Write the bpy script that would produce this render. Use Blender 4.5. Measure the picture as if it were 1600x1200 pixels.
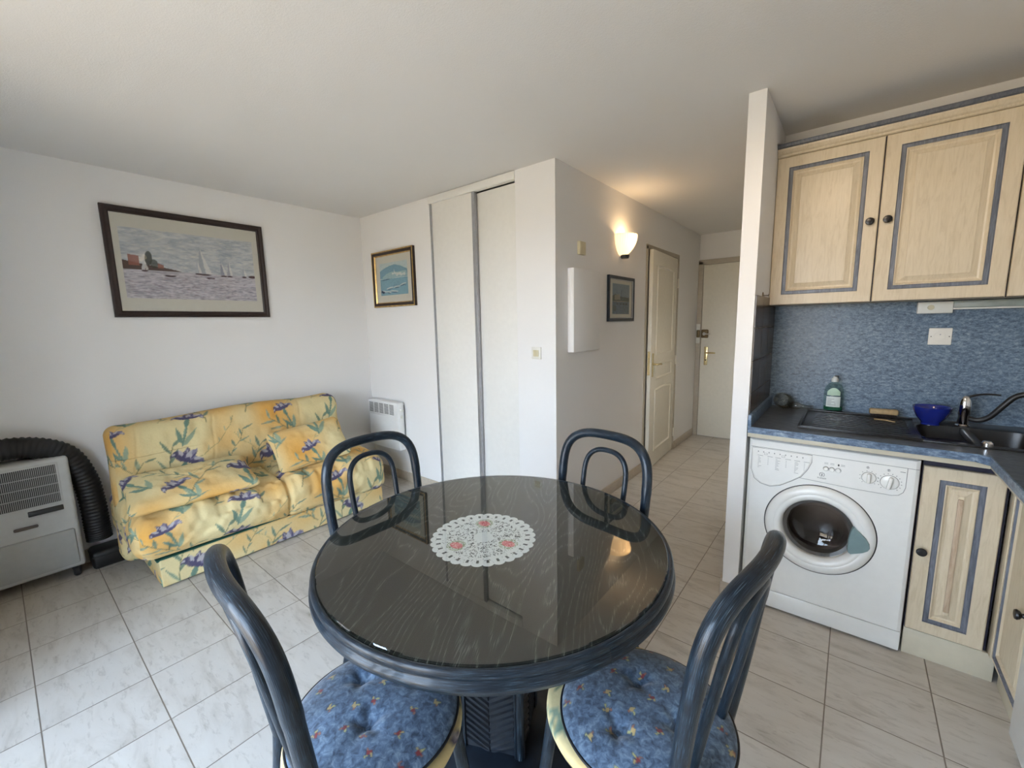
import bpy, bmesh, math, random
import numpy as np
from mathutils import Vector, Matrix, Euler
PI = math.pi
for o in list(bpy.data.objects): bpy.data.objects.remove(o)
SC = bpy.context.scene
COL = SC.collection

# ---------------- camera ----------------
H = 1.42
FPX = 656.9
RM = ((0.77684, 0.62937, -0.02005), (-0.07399, 0.12275, 0.98967), (-0.62534, 0.76736, -0.14193))
def cam_rows():
    yaw, pit, rol = 0.6808557, 0.14253252, -0.02025457
    f = Vector((-math.sin(yaw)*math.cos(pit), math.cos(yaw)*math.cos(pit), -math.sin(pit)))
    r = f.cross(Vector((0, 0, 1))).normalized(); u = r.cross(f)
    return r*math.cos(rol)+u*math.sin(rol), -r*math.sin(rol)+u*math.cos(rol), f
cr, cu, cf = cam_rows()
cam = bpy.data.objects.new('camera', bpy.data.cameras.new('camera'))
cam.data.sensor_fit = 'HORIZONTAL'; cam.data.sensor_width = 36.0; cam.data.lens = FPX/1600*36
cam.data.clip_start = 0.05
cam.matrix_world = Matrix(((cr[0], cu[0], -cf[0], 0), (cr[1], cu[1], -cf[1], 0), (cr[2], cu[2], -cf[2], H), (0, 0, 0, 1)))
COL.objects.link(cam); SC.camera = cam

# ---------------- world, light, exposure ----------------
SC.view_settings.view_transform = 'Standard'; SC.view_settings.look = 'None'
SC.view_settings.gamma = 1; SC.view_settings.use_curve_mapping = False
SC.view_settings.exposure = 0.14
W = bpy.data.worlds.new('World'); SC.world = W; W.use_nodes = True
wn = W.node_tree.nodes; wl = W.node_tree.links; wn.clear()
wo = wn.new('ShaderNodeOutputWorld'); wb = wn.new('ShaderNodeBackground'); wb.inputs[1].default_value = 17.5
tc = wn.new('ShaderNodeTexCoord'); sx = wn.new('ShaderNodeSeparateXYZ'); rp = wn.new('ShaderNodeValToRGB')
mr = wn.new('ShaderNodeMapRange'); mr.inputs[1].default_value = -1; mr.inputs[2].default_value = 1
wl.new(tc.outputs['Generated'], sx.inputs[0]); wl.new(sx.outputs[2], mr.inputs[0]); wl.new(mr.outputs[0], rp.inputs[0])
e = rp.color_ramp.elements; e[0].position = 0.0; e[0].color = (0.29, 0.235, 0.17, 1); e[1].position = 1.0; e[1].color = (0.42, 0.62, 1.0, 1)
a = e.new(0.485); a.color = (0.40, 0.335, 0.25, 1)
a = e.new(0.515); a.color = (0.83, 0.89, 1.0, 1)
a = e.new(0.7); a.color = (0.58, 0.76, 1.0, 1)
wl.new(rp.outputs[0], wb.inputs[0]); wl.new(wb.outputs[0], wo.inputs[0])

# room measures (metres, camera stands at x=0 y=0)
XA, YB, XC, YD, ZC = -3.617, 2.287, -1.483, 5.42, 2.408
SX0, SX1, SY = -0.437, -0.366, 2.25       # stub wall
YK = 2.88                                  # kitchen back wall
XR = 1.14                                  # right wall
YW = -1.15                                 # window wall behind the camera
WX0, WX1, WZ1 = -2.0, -0.28, 2.18         # window opening

def light(name, kind, loc, energy, color, size=0.1, rot=None, sizey=None, portal=False):
    l = bpy.data.lights.new(name, kind); l.energy = energy; l.color = color
    if kind == 'AREA':
        l.size = size
        if sizey: l.shape = 'RECTANGLE'; l.size_y = sizey
        if portal: l.cycles.is_portal = True
    elif kind in ('POINT', 'SPOT'): l.shadow_soft_size = size
    o = bpy.data.objects.new(name, l); o.location = loc
    if rot: o.rotation_euler = rot
    COL.objects.link(o); return o
light('daylight_portal', 'AREA', ((WX0+WX1)/2, YW-0.02, WZ1/2), 1, (1, 1, 1), WX1-WX0, (PI/2, 0, PI), WZ1, True)
# the warm two-bulb ceiling lamp over the kitchen edge, and the glow of the hall sconce
kb = light('kitchen_ceiling_spot', 'SPOT', (-0.17, 1.35, 2.29), 17, (1.0, 0.76, 0.52), 0.04)
kb.data.spot_size = math.radians(125); kb.data.spot_blend = 0.9
kb.rotation_euler = (Vector((0.25, 2.45, 1.0))-kb.location).to_track_quat('-Z', 'Y').to_euler()
hl = light('hall_fill_spot', 'SPOT', (SX0-0.08, 4.1, 1.96), 26, (1.0, 0.88, 0.70), 0.05)  # added lamp, unseen behind the partition, lifts the hall brightness
hl.data.spot_size = math.radians(150); hl.data.spot_blend = 0.8; hl.rotation_euler = Vector((-0.35, 0.35, -0.75)).to_track_quat('-Z', 'Y').to_euler()
light('hall_sconce_bulb', 'POINT', (XC+0.08, 3.24, 2.06), 2.6, (1.0, 0.66, 0.34), 0.02)

# ---------------- helpers ----------------
def tag(o, label=None, cat=None, group=None, kind=None):
    if label: o['label'] = label
    if cat: o['category'] = cat
    if group: o['group'] = group
    if kind: o['kind'] = kind
    return o
def thing(name, label, cat, loc=(0, 0, 0), rz=0, group=None, kind=None):
    o = bpy.data.objects.new(name, None); o.empty_display_size = 0.05
    COL.objects.link(o); o.location = loc; o.rotation_euler = (0, 0, rz)
    return tag(o, label, cat, group, kind)
def mk(name, V, F, mats, parent=None, smooth=False, midx=None, uv=None, col=None, loc=None):
    me = bpy.data.meshes.new(name)
    me.from_pydata([tuple(map(float, v)) for v in V], [], [tuple(map(int, f)) for f in F])
    if not isinstance(mats, (list, tuple)): mats = [mats]
    for m in mats: me.materials.append(m)
    if midx is not None:
        me.polygons.foreach_set('material_index', np.array(midx, dtype=np.int32))
    if smooth: me.polygons.foreach_set('use_smooth', np.ones(len(me.polygons), dtype=bool))
    if uv is not None:
        l = me.uv_layers.new(name='UVMap'); vi = np.zeros(len(me.loops), dtype=np.int32); me.loops.foreach_get('vertex_index', vi)
        l.data.foreach_set('uv', np.asarray(uv, dtype=np.float32)[vi].ravel())
    if col is not None:
        ca = me.color_attributes.new('Paint', 'FLOAT_COLOR', 'POINT')
        c = np.ones((len(V), 4), dtype=np.float32); col = np.asarray(col, dtype=np.float32); c[:, :col.shape[1]] = col
        ca.data.foreach_set('color', c.ravel())
    me.update()
    o = bpy.data.objects.new(name, me); COL.objects.link(o)
    if parent: o.parent = parent
    if loc: o.location = loc
    return o
def bmobj(name, bm, mats, parent=None, smooth=False):
    me = bpy.data.meshes.new(name); bmesh.ops.recalc_face_normals(bm, faces=bm.faces)
    bm.to_mesh(me); bm.free()
    if not isinstance(mats, (list, tuple)): mats = [mats]
    for m in mats: me.materials.append(m)
    if smooth:
        if smooth == 'all': me.polygons.foreach_set('use_smooth', np.ones(len(me.polygons), dtype=bool))
        try: me.set_sharp_from_angle(angle=math.radians(38))
        except Exception: pass
    o = bpy.data.objects.new(name, me); COL.objects.link(o)
    if parent: o.parent = parent
    return o
def bbox(bm, x0, x1, y0, y1, z0, z1, bev=0.0, seg=2, M=None, mi=0):
    r = bmesh.ops.create_cube(bm, size=1); vs = r['verts']
    for v in vs: v.co = Vector(((x0+x1)/2+v.co.x*(x1-x0), (y0+y1)/2+v.co.y*(y1-y0), (z0+z1)/2+v.co.z*(z1-z0)))
    fs = list({f for v in vs for f in v.link_faces}); 
    if bev > 0:
        es = list({e for v in vs for e in v.link_edges})
        rr = bmesh.ops.bevel(bm, geom=es, offset=bev, segments=seg, affect='EDGES', profile=0.5)
        fs = list(set(rr['faces']) | {f for f in fs if f.is_valid}); vs = list({v for f in fs for v in f.verts})
    for f in fs: f.material_index = mi
    if bev > 0:
        bf = set(rr['faces'])
        for f in fs: f.smooth = f in bf
    if M is not None:
        for v in vs: v.co = M @ v.co
def box(name, x0, x1, y0, y1, z0, z1, mat, parent=None, bev=0.0, seg=2):
    bm = bmesh.new(); bbox(bm, x0, x1, y0, y1, z0, z1, bev, seg)
    return bmobj(name, bm, mat, parent, bev > 0)
def lathe_data(prof, n=48, sx=1, sy=1, cap=False):
    V = []; F = []; m = len(prof)
    for i in range(n):
        a = 2*PI*i/n
        for r, z in prof: V.append((r*math.cos(a)*sx, r*math.sin(a)*sy, z))
    for i in range(n):
        j = (i+1) % n
        for k in range(m-1): F.append((i*m+k, j*m+k, j*m+k+1, i*m+k+1))
    if cap and prof[0][0] > 1e-6: F.append(tuple(i*m for i in range(n))[::-1])
    if cap and prof[-1][0] > 1e-6: F.append(tuple(i*m+m-1 for i in range(n)))
    return V, F
def lathe(name, prof, mat, parent=None, n=48, M=None, sharp=True):
    V, F = lathe_data(prof, n)
    bm = bmesh.new(); bv = [bm.verts.new(v) for v in V]
    for f in F:
        try: bm.faces.new([bv[i] for i in f])
        except ValueError: pass
    bmesh.ops.remove_doubles(bm, verts=bm.verts, dist=1e-6)
    if M is not None: bmesh.ops.transform(bm, matrix=M, verts=bm.verts)
    return bmobj(name, bm, mat, parent, 'all')
def tube_data(P, rad, n=14, closed=False):
    P = [Vector(p) for p in P]; N = len(P)
    if not hasattr(rad, '__len__'): rad = [rad]*N
    T = []
    for i in range(N):
        a = P[i-1] if (i > 0 or closed) else P[0]; b = P[(i+1) % N] if (i < N-1 or closed) else P[-1]
        T.append((b-a).normalized())
    up = Vector((0, 0, 1)) if abs(T[0].z) < 0.9 else Vector((1, 0, 0))
    nrm = (up-T[0]*up.dot(T[0])).normalized(); V = []; UV = []; F = []; L = 0
    for i in range(N):
        nrm = (nrm-T[i]*nrm.dot(T[i])).normalized(); bn = T[i].cross(nrm)
        if i: L += (P[i]-P[i-1]).length
        for k in range(n):
            a = 2*PI*k/n; V.append(P[i]+nrm*math.cos(a)*rad[i]+bn*math.sin(a)*rad[i])
            UV.append((L, abs(k/n-0.5)*2*0.11))
    for i in range(N-1 if not closed else N):
        j = (i+1) % N
        for k in range(n): F.append((i*n+k, i*n+(k+1) % n, j*n+(k+1) % n, j*n+k))
    if not closed: F.append(tuple(range(n))[::-1]); F.append(tuple((N-1)*n+k for k in range(n)))
    return V, F, UV
def tube(name, P, rad, mat, parent=None, n=14, closed=False):
    V, F, UV = tube_data(P, rad, n, closed)
    return mk(name, V, F, mat, parent, True, uv=UV)
def tubes(name, lst, mat, parent=None, n=10):
    VV = []; FF = []; UU = []
    for P, r in lst:
        V, F, U = tube_data(P, r, n); b = len(VV); VV += V; UU += U; FF += [tuple(i+b for i in f) for f in F]
    return mk(name, VV, FF, mat, parent, True, uv=UU)
def spline(pts, n=12, closed=False):
    pts = [Vector(p) for p in pts]; out = []; N = len(pts)
    for i in range(N if closed else N-1):
        if closed: p0, p1, p2, p3 = pts[i-1], pts[i], pts[(i+1) % N], pts[(i+2) % N]
        else: p0, p1, p2, p3 = pts[max(i-1, 0)], pts[i], pts[i+1], pts[min(i+2, N-1)]
        for k in range(n):
            t = k/n
            out.append(0.5*((2*p1)+(p2-p0)*t+(2*p0-5*p1+4*p2-p3)*t*t+(3*p1-p0-3*p2+p3)*t**3))
    if not closed: out.append(pts[-1])
    return out
def text(name, s, size, mat, parent, M, align='CENTER'):
    c = bpy.data.curves.new(name, 'FONT'); c.body = s; c.size = size; c.align_x = align; c.align_y = 'CENTER'; c.extrude = 0.0003
    o = bpy.data.objects.new(name, c); COL.objects.link(o)
    dg = bpy.context.evaluated_depsgraph_get(); me = bpy.data.meshes.new_from_object(o.evaluated_get(dg))
    bpy.data.objects.remove(o); me.materials.clear(); me.materials.append(mat); me.transform(M)
    r = bpy.data.objects.new(name, me); COL.objects.link(r); r.parent = parent
    return r
def soft(size, res, r):
    """welded rounded box: V (N,3) centred, faces, and per-corner flat cloth coordinates"""
    sx, sy, sz = size; key = {}; V = []; F = []; UV = []
    def vid(p):
        k = (round(p[0], 5), round(p[1], 5), round(p[2], 5))
        if k not in key: key[k] = len(V); V.append(p)
        return key[k]
    def face(ax, sgn):
        u, w = [(1, 2), (0, 2), (0, 1)][ax]; S = size
        nu = max(2, int(S[u]/res)); nw = max(2, int(S[w]/res)); ids = {}
        for i in range(nu+1):
            for j in range(nw+1):
                p = [0, 0, 0]; p[ax] = sgn*S[ax]/2; p[u] = -S[u]/2+S[u]*i/nu; p[w] = -S[w]/2+S[w]*j/nw
                ids[i, j] = (vid(p), (p[u], p[w]))
        for i in range(nu):
            for j in range(nw):
                q = [ids[i, j], ids[i+1, j], ids[i+1, j+1], ids[i, j+1]]
                flip = (sgn < 0) ^ (ax == 1)
                if flip: q = q[::-1]
                F.append(tuple(t[0] for t in q)); UV.extend([(ax, sgn)+t[1] for t in q])
    for ax in range(3):
        for s in (-1, 1): face(ax, s)
    V = np.array(V, dtype=float); half = np.array(size)/2
    rr = np.minimum(r, half)
    inner = np.clip(V, -(half-rr), half-rr); d = V-inner; L = np.linalg.norm(d/rr, axis=1); L[L < 1e-9] = 1
    P = inner+d/L[:, None]
    return P, F, np.array(UV)
def mkc(name, V, F, mats, parent, col):
    """mesh with a per-corner colour attribute"""
    o = mk(name, V, F, mats, parent, True); me = o.data
    ca = me.color_attributes.new('Paint', 'FLOAT_COLOR', 'CORNER'); c = np.ones((len(me.loops), 4), dtype=np.float32)
    c[:, :3] = col; ca.data.foreach_set('color', c.ravel()); return o

# ---- numpy painting ----
def vnoise(x, y, seed=0):
    x = np.asarray(x, dtype=float); y = np.asarray(y, dtype=float)
    rng = np.random.RandomState(seed); T = rng.rand(256, 256)
    xi = np.floor(x).astype(int); yi = np.floor(y).astype(int); fx = x-xi; fy = y-yi
    fx = fx*fx*(3-2*fx); fy = fy*fy*(3-2*fy); g = lambda a, b: T[a % 256, b % 256]
    return (g(xi, yi)*(1-fx)+g(xi+1, yi)*fx)*(1-fy)+(g(xi, yi+1)*(1-fx)+g(xi+1, yi+1)*fx)*fy
def fbm(x, y, seed=0, o=4):
    s = 0; a = 1; t = 0
    for k in range(o): s = s+a*vnoise(x*2**k, y*2**k, seed+k); t += a; a *= 0.5
    return s/t
class Canvas:
    def __init__(s, w, h, col, wrap=False):
        s.w, s.h, s.wrap = w, h, wrap; s.a = np.ones((h, w, 3))*np.array(col)
        s.Y, s.X = np.mgrid[0:h, 0:w].astype(float)
    def put(s, mask, col, al=1.0):
        m = (np.clip(mask, 0, 1)*al)[..., None]; s.a = s.a*(1-m)+np.array(col)*m
    def d(s, cx, cy):
        dx = s.X-cx; dy = s.Y-cy
        if s.wrap: dx = (dx+s.w/2) % s.w-s.w/2; dy = (dy+s.h/2) % s.h-s.h/2
        return dx, dy
    def ell(s, cx, cy, rx, ry, rot, col, al=1.0):
        dx, dy = s.d(cx, cy); c, n = math.cos(rot), math.sin(rot)
        u = (dx*c+dy*n)/rx; v = (-dx*n+dy*c)/ry
        s.put((1-np.sqrt(u*u+v*v))*min(rx, ry)+0.5, col, al)
    def leaf(s, x0, y0, x1, y1, w, col, al=1.0, taper=True):
        L = math.hypot(x1-x0, y1-y0)+1e-6; dx, dy = s.d(x0, y0); ux, uy = (x1-x0)/L, (y1-y0)/L
        t = (dx*ux+dy*uy)/L; v = np.abs(-dx*uy+dy*ux); tt = np.clip(t, 0, 1)
        ww = w*np.sin(PI*tt**0.7) if taper else w*np.ones_like(tt)
        m = (ww-v)+0.5; m = np.where((t < 0) | (t > 1), 0, m); s.put(m, col, al)
    def poly(s, pts, col, al=1.0):
        m = np.zeros((s.h, s.w), bool); n = len(pts); j = n-1
        for i in range(n):
            xi, yi = pts[i]; xj, yj = pts[j]
            if yi != yj: m ^= ((yi > s.Y) != (yj > s.Y)) & (s.X < (xj-xi)*(s.Y-yi)/(yj-yi)+xi)
            j = i
        s.put(m.astype(float), col, al)
    def samp(s, u, v):
        """u to the right, v up, both 0..1"""
        if s.wrap: i = (np.floor(u*s.w).astype(int)) % s.w; j = (np.floor((1-v)*s.h).astype(int)) % s.h
        else: i = np.clip((u*s.w).astype(int), 0, s.w-1); j = np.clip(((1-v)*s.h).astype(int), 0, s.h-1)
        return s.a[j, i]
def srgb(r, g, b):
    f = lambda c: (c/255/12.92) if c/255 <= 0.04045 else ((c/255+0.055)/1.055)**2.4
    return (f(r), f(g), f(b))

# ---- materials ----
MATS = {}
class NT:
    def __init__(s, name):
        s.m = bpy.data.materials.new(name); s.m.use_nodes = True; s.t = s.m.node_tree; s.n = s.t.nodes; s.l = s.t.links
        s.b = s.n['Principled BSDF']; s.out = s.n['Material Output']
    def add(s, t, **k):
        q = s.n.new(t)
        for a, v in k.items(): setattr(q, a, v)
        return q
    def mix(s, f, a, b, mode='MIX'):
        q = s.n.new('ShaderNodeMix'); q.data_type = 'RGBA'; q.blend_type = mode
        for i, v in ((0, f), (6, a), (7, b)):
            if hasattr(v, 'is_linked'): s.l.new(v, q.inputs[i])
            else: q.inputs[i].default_value = v if i == 0 else (*v[:3], 1)
        return q.outputs[2]
    def noise(s, scale, detail=3, vec=None, rough=0.5, dist=0):
        q = s.n.new('ShaderNodeTexNoise'); q.inputs['Scale'].default_value = scale; q.inputs['Detail'].default_value = detail
        q.inputs['Roughness'].default_value = rough; q.inputs['Distortion'].default_value = dist
        if vec is not None: s.l.new(vec, q.inputs['Vector'])
        return q.outputs[0]
    def coord(s, kind='Object', scale=(1, 1, 1), rot=(0, 0, 0)):
        c = s.n.new('ShaderNodeTexCoord'); m = s.n.new('ShaderNodeMapping'); m.inputs['Scale'].default_value = scale; m.inputs['Rotation'].default_value = rot
        s.l.new(c.outputs[kind], m.inputs[0]); return m.outputs[0]
    def ramp(s, x, stops):
        q = s.n.new('ShaderNodeValToRGB'); s.l.new(x, q.inputs[0]); e = q.color_ramp.elements
        while len(e) < len(stops): e.new(0.5)
        for i, (p, c) in enumerate(stops): e[i].position = p; e[i].color = (*c, 1) if len(c) == 3 else c
        return q.outputs[0]
    def base(s, c):
        if hasattr(c, 'is_linked'): s.l.new(c, s.b.inputs['Base Color'])
        else: s.b.inputs['Base Color'].default_value = (*c[:3], 1)
    def bump(s, h, strength=0.2, dist=0.01):
        q = s.n.new('ShaderNodeBump'); q.inputs['Strength'].default_value = strength; q.inputs['Distance'].default_value = dist
        s.l.new(h, q.inputs['Height']); s.l.new(q.outputs[0], s.b.inputs['Normal'])
    def set(s, rough=0.5, metal=0, spec=0.5, coat=0, ior=None):
        s.b.inputs['Roughness'].default_value = rough; s.b.inputs['Metallic'].default_value = metal
        s.b.inputs['Specular IOR Level'].default_value = spec; s.b.inputs['Coat Weight'].default_value = coat
        s.b.inputs['Coat Roughness'].default_value = 0.08
        return s
def plain(name, c, rough=0.5, metal=0, spec=0.5, coat=0, var=0.04, nscale=30, bump=0):
    t = NT(name); n = t.noise(nscale, 3, t.coord()); c2 = tuple(max(0, x*(1-var*2)) for x in c); c3 = tuple(min(1, x*(1+var)) for x in c)
    t.base(t.ramp(n, [(0.3, c2), (0.7, c3)])); t.set(rough, metal, spec, coat)
    if bump: t.bump(n, bump, 0.003)
    return t.m

def wallmat(name, c, bscale=260, bs=0.12):
    t = NT(name); co = t.coord(); n = t.noise(bscale, 4, co, 0.6); n2 = t.noise(1.3, 2, co)
    t.base(t.ramp(n2, [(0.3, tuple(x*0.975 for x in c)), (0.7, c)])); t.set(0.85, spec=0.25); t.bump(n, bs, 0.004); return t.m
M_wall = wallmat('white wall paint', (0.81, 0.80, 0.785))
M_ceil = wallmat('stippled ceiling paint', (0.79, 0.775, 0.75), 190, 0.3)
M_beige = plain('beige door paint', (0.78, 0.74, 0.63), 0.45, var=0.015)
M_frame = plain('darker beige frame paint', (0.47, 0.42, 0.34), 0.5, var=0.03)
M_white = plain('white enamel', (0.80, 0.80, 0.78), 0.28, coat=0.3, var=0.01)
M_closet = plain('white laminate', (0.80, 0.79, 0.75), 0.4, var=0.01)
M_alu = plain('grey anodised metal', (0.42, 0.43, 0.45), 0.4, 0.6)
M_dark = plain('black plastic', (0.012, 0.012, 0.013), 0.4)
M_chrome = plain('chrome', (0.8, 0.8, 0.82), 0.08, 1.0, var=0.01)
M_brass = plain('brass', (0.75, 0.62, 0.34), 0.25, 1.0)
M_bronze = plain('bronze', (0.16, 0.11, 0.05), 0.4, 0.6)
M_gold = plain('gilt moulding', (0.55, 0.36, 0.13), 0.3, 0.7, var=0.15)
M_brown = plain('dark brown wood', (0.020, 0.008, 0.006), 0.45, var=0.2, nscale=60)
M_bframe = plain('blue black wood', (0.018, 0.03, 0.05), 0.35, var=0.2)
M_mat = plain('cream mount board', (0.62, 0.60, 0.52), 0.8, var=0.01)
M_greenfelt = plain('dark green cloth', (0.01, 0.07, 0.05), 0.9)
M_baseb = plain('beige tile skirting', (0.50, 0.44, 0.36), 0.4, var=0.06)
M_ivory = plain('ivory plastic', (0.62, 0.56, 0.38), 0.4, var=0.02)
M_offw = plain('off white plastic', (0.75, 0.74, 0.68), 0.4, var=0.02)

def floor_mat():
    t = NT('beige veined floor tile'); c = t.add('ShaderNodeTexCoord'); s = t.add('ShaderNodeSeparateXYZ'); t.l.new(c.outputs['Object'], s.inputs[0])
    def grid(o, off, pit):
        a = t.add('ShaderNodeMath', operation='SUBTRACT'); t.l.new(o, a.inputs[0]); a.inputs[1].default_value = off-100*pit
        b = t.add('ShaderNodeMath', operation='DIVIDE'); t.l.new(a.outputs[0], b.inputs[0]); b.inputs[1].default_value = pit
        f = t.add('ShaderNodeMath', operation='FRACT'); t.l.new(b.outputs[0], f.inputs[0])
        g = t.add('ShaderNodeMath', operation='PINGPONG'); t.l.new(b.outputs[0], g.inputs[0]); g.inputs[1].default_value = 0.5
        fl = t.add('ShaderNodeMath', operation='FLOOR'); t.l.new(b.outputs[0], fl.inputs[0])
        return g.outputs[0], fl.outputs[0]
    gx, ix = grid(s.outputs[0], 0.0185, 0.3125); gy, iy = grid(s.outputs[1], 0.253, 0.305)
    mn = t.add('ShaderNodeMath', operation='MINIMUM'); t.l.new(gx, mn.inputs[0]); t.l.new(gy, mn.inputs[1])
    ml = t.add('ShaderNodeMapRange'); t.l.new(mn.outputs[0], ml.inputs[0]); ml.inputs[1].default_value = 0.004; ml.inputs[2].default_value = 0.0085
    cb = t.add('ShaderNodeCombineXYZ'); t.l.new(ix, cb.inputs[0]); t.l.new(iy, cb.inputs[1])
    wn_ = t.add('ShaderNodeTexWhiteNoise'); t.l.new(cb.outputs[0], wn_.inputs[0])
    sc = t.add('ShaderNodeVectorMath', operation='SCALE'); t.l.new(wn_.outputs['Color'], sc.inputs[0]); sc.inputs['Scale'].default_value = 9
    ad = t.add('ShaderNodeVectorMath', operation='ADD'); t.l.new(sc.outputs[0], ad.inputs[0]); t.l.new(t.coord(scale=(1.6, 5.5, 1), rot=(0, 0, 0.15)), ad.inputs[1])
    n1 = t.noise(2.2, 5, ad.outputs[0], 0.6, 0.8); n2 = t.noise(9, 4, ad.outputs[0], 0.65, 0.4)
    c1 = t.ramp(n1, [(0.3, (0.44, 0.40, 0.345)), (0.5, (0.55, 0.51, 0.455)), (0.75, (0.59, 0.555, 0.50))])
    c2 = t.mix(0.45, c1, t.ramp(n2, [(0.34, (0.60, 0.57, 0.53)), (0.45, (0.97, 0.96, 0.95)), (1, (1, 1, 1))]), 'MULTIPLY')
    t.base(t.mix(ml.outputs[0], (0.20, 0.165, 0.13), c2))
    ro = t.add('ShaderNodeMapRange'); t.l.new(n2, ro.inputs[0]); ro.inputs[3].default_value = 0.22; ro.inputs[4].default_value = 0.42
    t.set(0.32, spec=0.4); t.l.new(ro.outputs[0], t.b.inputs['Roughness']); t.bump(ml.outputs[0], 0.5, 0.002); return t.m
M_floor = floor_mat()

def blue_wood(name='blue black limed wood', kind='UV', sc=(7.0, 130, 1), bright=1.0):
    t = NT(name); co = t.coord(kind, sc); n = t.noise(3.2, 4, co, 0.6, 0.15); n2 = t.noise(1.1, 2, t.coord(kind, (sc[0]*1.2, sc[1]*0.12, 1)))
    c = t.ramp(n, [(0.42, (0.003*bright, 0.005*bright, 0.008*bright)), (0.51, (0.009*bright, 0.017*bright, 0.028*bright)), (0.62, (0.03*bright, 0.056*bright, 0.084*bright)), (0.73, (0.17*bright, 0.235*bright, 0.29*bright))])
    t.base(t.mix(t.ramp(n2, [(0.35, (0, 0, 0)), (0.7, (0.6, 0.6, 0.6))]), c, (0.008, 0.013, 0.022))); t.set(0.3, spec=0.3, coat=0.2); t.bump(n, 0.3, 0.0015); return t.m
M_bw = blue_wood()
M_bwplain = plain('blue black lacquer', (0.009, 0.015, 0.025), 0.4, spec=0.5, coat=0, var=0.2)
M_bwobj = blue_wood('blue black limed wood upright', 'Object', (60, 60, 4.5))

def oak_veneer():
    """cathedral grain: contour lines of a stretched noise, broken into short pores"""
    t = NT('dark oak veneer'); co = t.coord('Object', (1, 1, 1), (0, 0, math.radians(-28)))
    sp = t.add('ShaderNodeSeparateXYZ'); t.l.new(co, sp.inputs[0])
    def m(op, a, b=None, c=None):
        q = t.add('ShaderNodeMath', operation=op)
        for i, v in enumerate((a, b, c)):
            if v is None: continue
            if hasattr(v, 'is_linked'): t.l.new(v, q.inputs[i])
            else: q.inputs[i].default_value = v
        return q.outputs[0]
    def vec(sx_, sy_):
        q = t.add('ShaderNodeCombineXYZ'); t.l.new(m('MULTIPLY', sp.outputs[0], sx_), q.inputs[0]); t.l.new(m('MULTIPLY', sp.outputs[1], sy_), q.inputs[1]); return q.outputs[0]
    d = t.noise(1.0, 2, vec(4.2, 1.1), 0.45)
    ph = m('ADD', m('MULTIPLY', sp.outputs[0], 26.0), m('MULTIPLY', d, 26.0))
    w = m('PINGPONG', ph, 0.5); w = m('MULTIPLY', w, 2.0)
    pores = t.noise(1.0, 3, vec(420, 22), 0.6); soft_ = t.noise(1.0, 3, vec(160, 5), 0.6)
    line = m('POWER', w, 2.4); line = m('MULTIPLY', line, t.ramp(pores, [(0.40, (0.05, 0.05, 0.05)), (0.60, (1, 1, 1))]))
    line = m('ADD', line, m('MULTIPLY', t.ramp(soft_, [(0.52, (0, 0, 0)), (0.75, (1, 1, 1))]), 0.25))
    t.base(t.ramp(line, [(0.05, (0.006, 0.009, 0.009)), (0.45, (0.026, 0.033, 0.031)), (1.0, (0.16, 0.175, 0.165))])); t.set(0.5, spec=0.3); return t.m
M_oak = oak_veneer()

def attr_mat(name, rough=0.85, spec=0.2, bumpn=0, bs=0.2, coat=0, sheen=0):
    t = NT(name); a = t.add('ShaderNodeVertexColor'); a.layer_name = 'Paint'
    n = t.noise(90, 3, t.coord()); c = t.mix(0.25, a.outputs[0], t.ramp(n, [(0.3, (0.82, 0.82, 0.82)), (0.7, (1.0, 1.0, 1.0))]), 'MULTIPLY')
    t.base(c); t.set(rough, spec=spec, coat=coat)
    if bumpn: t.bump(t.noise(bumpn, 4, t.coord()), bs, 0.01)
    return t.m
M_paint = attr_mat('printed picture', 0.6)
M_iris = attr_mat('iris print cotton', 0.9, 0.15, 26, 0.35)
def seat_blue():
    t = NT('mottled blue velvet with flower print'); a = t.add('ShaderNodeVertexColor'); a.layer_name = 'Paint'
    co = t.coord(); n = t.noise(62, 4, co, 0.65, 0.6); n2 = t.noise(9, 2, co)
    c = t.ramp(n, [(0.34, (0.035, 0.058, 0.095)), (0.5, (0.085, 0.135, 0.215)), (0.68, (0.19, 0.265, 0.35))])
    c = t.mix(0.4, c, t.ramp(n2, [(0.3, (0.55, 0.6, 0.6)), (0.7, (1, 1, 1))]), 'MULTIPLY')
    t.base(t.mix(a.outputs[1], c, a.outputs[0])); t.set(0.7, spec=0.25); t.b.inputs['Sheen Weight'].default_value = 0.35; t.bump(n, 0.2, 0.003); return t.m
M_seat = seat_blue()

def glass(name, tint=(1, 1, 1), ior=1.5, rough=0.0, opac=0.0):
    t = NT(name); t.n.remove(t.b); tr = t.add('ShaderNodeBsdfTransparent'); tr.inputs[0].default_value = (*tint, 1)
    gl = t.add('ShaderNodeBsdfGlossy'); gl.inputs['Roughness'].default_value = rough; gl.inputs['Color'].default_value = (1, 1, 1, 1)
    fr = t.add('ShaderNodeFresnel'); fr.inputs[0].default_value = ior
    n = t.noise(3, 1, t.coord()); r = t.ramp(n, [(0, (0.99, 0.99, 0.99)), (1, (1, 1, 1))])
    t.l.new(r, gl.inputs['Color'])
    ge = t.add('ShaderNodeNewGeometry'); om = t.add('ShaderNodeMath', operation='SUBTRACT'); om.inputs[0].default_value = 1; t.l.new(ge.outputs['Backfacing'], om.inputs[1])
    ff = t.add('ShaderNodeMath', operation='MULTIPLY'); t.l.new(fr.outputs[0], ff.inputs[0]); t.l.new(om.outputs[0], ff.inputs[1])
    mx = t.add('ShaderNodeMixShader'); t.l.new(ff.outputs[0], mx.inputs[0]); t.l.new(tr.outputs[0], mx.inputs[1]); t.l.new(gl.outputs[0], mx.inputs[2])
    t.l.new(mx.outputs[0], t.out.inputs[0]); return t.m
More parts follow.
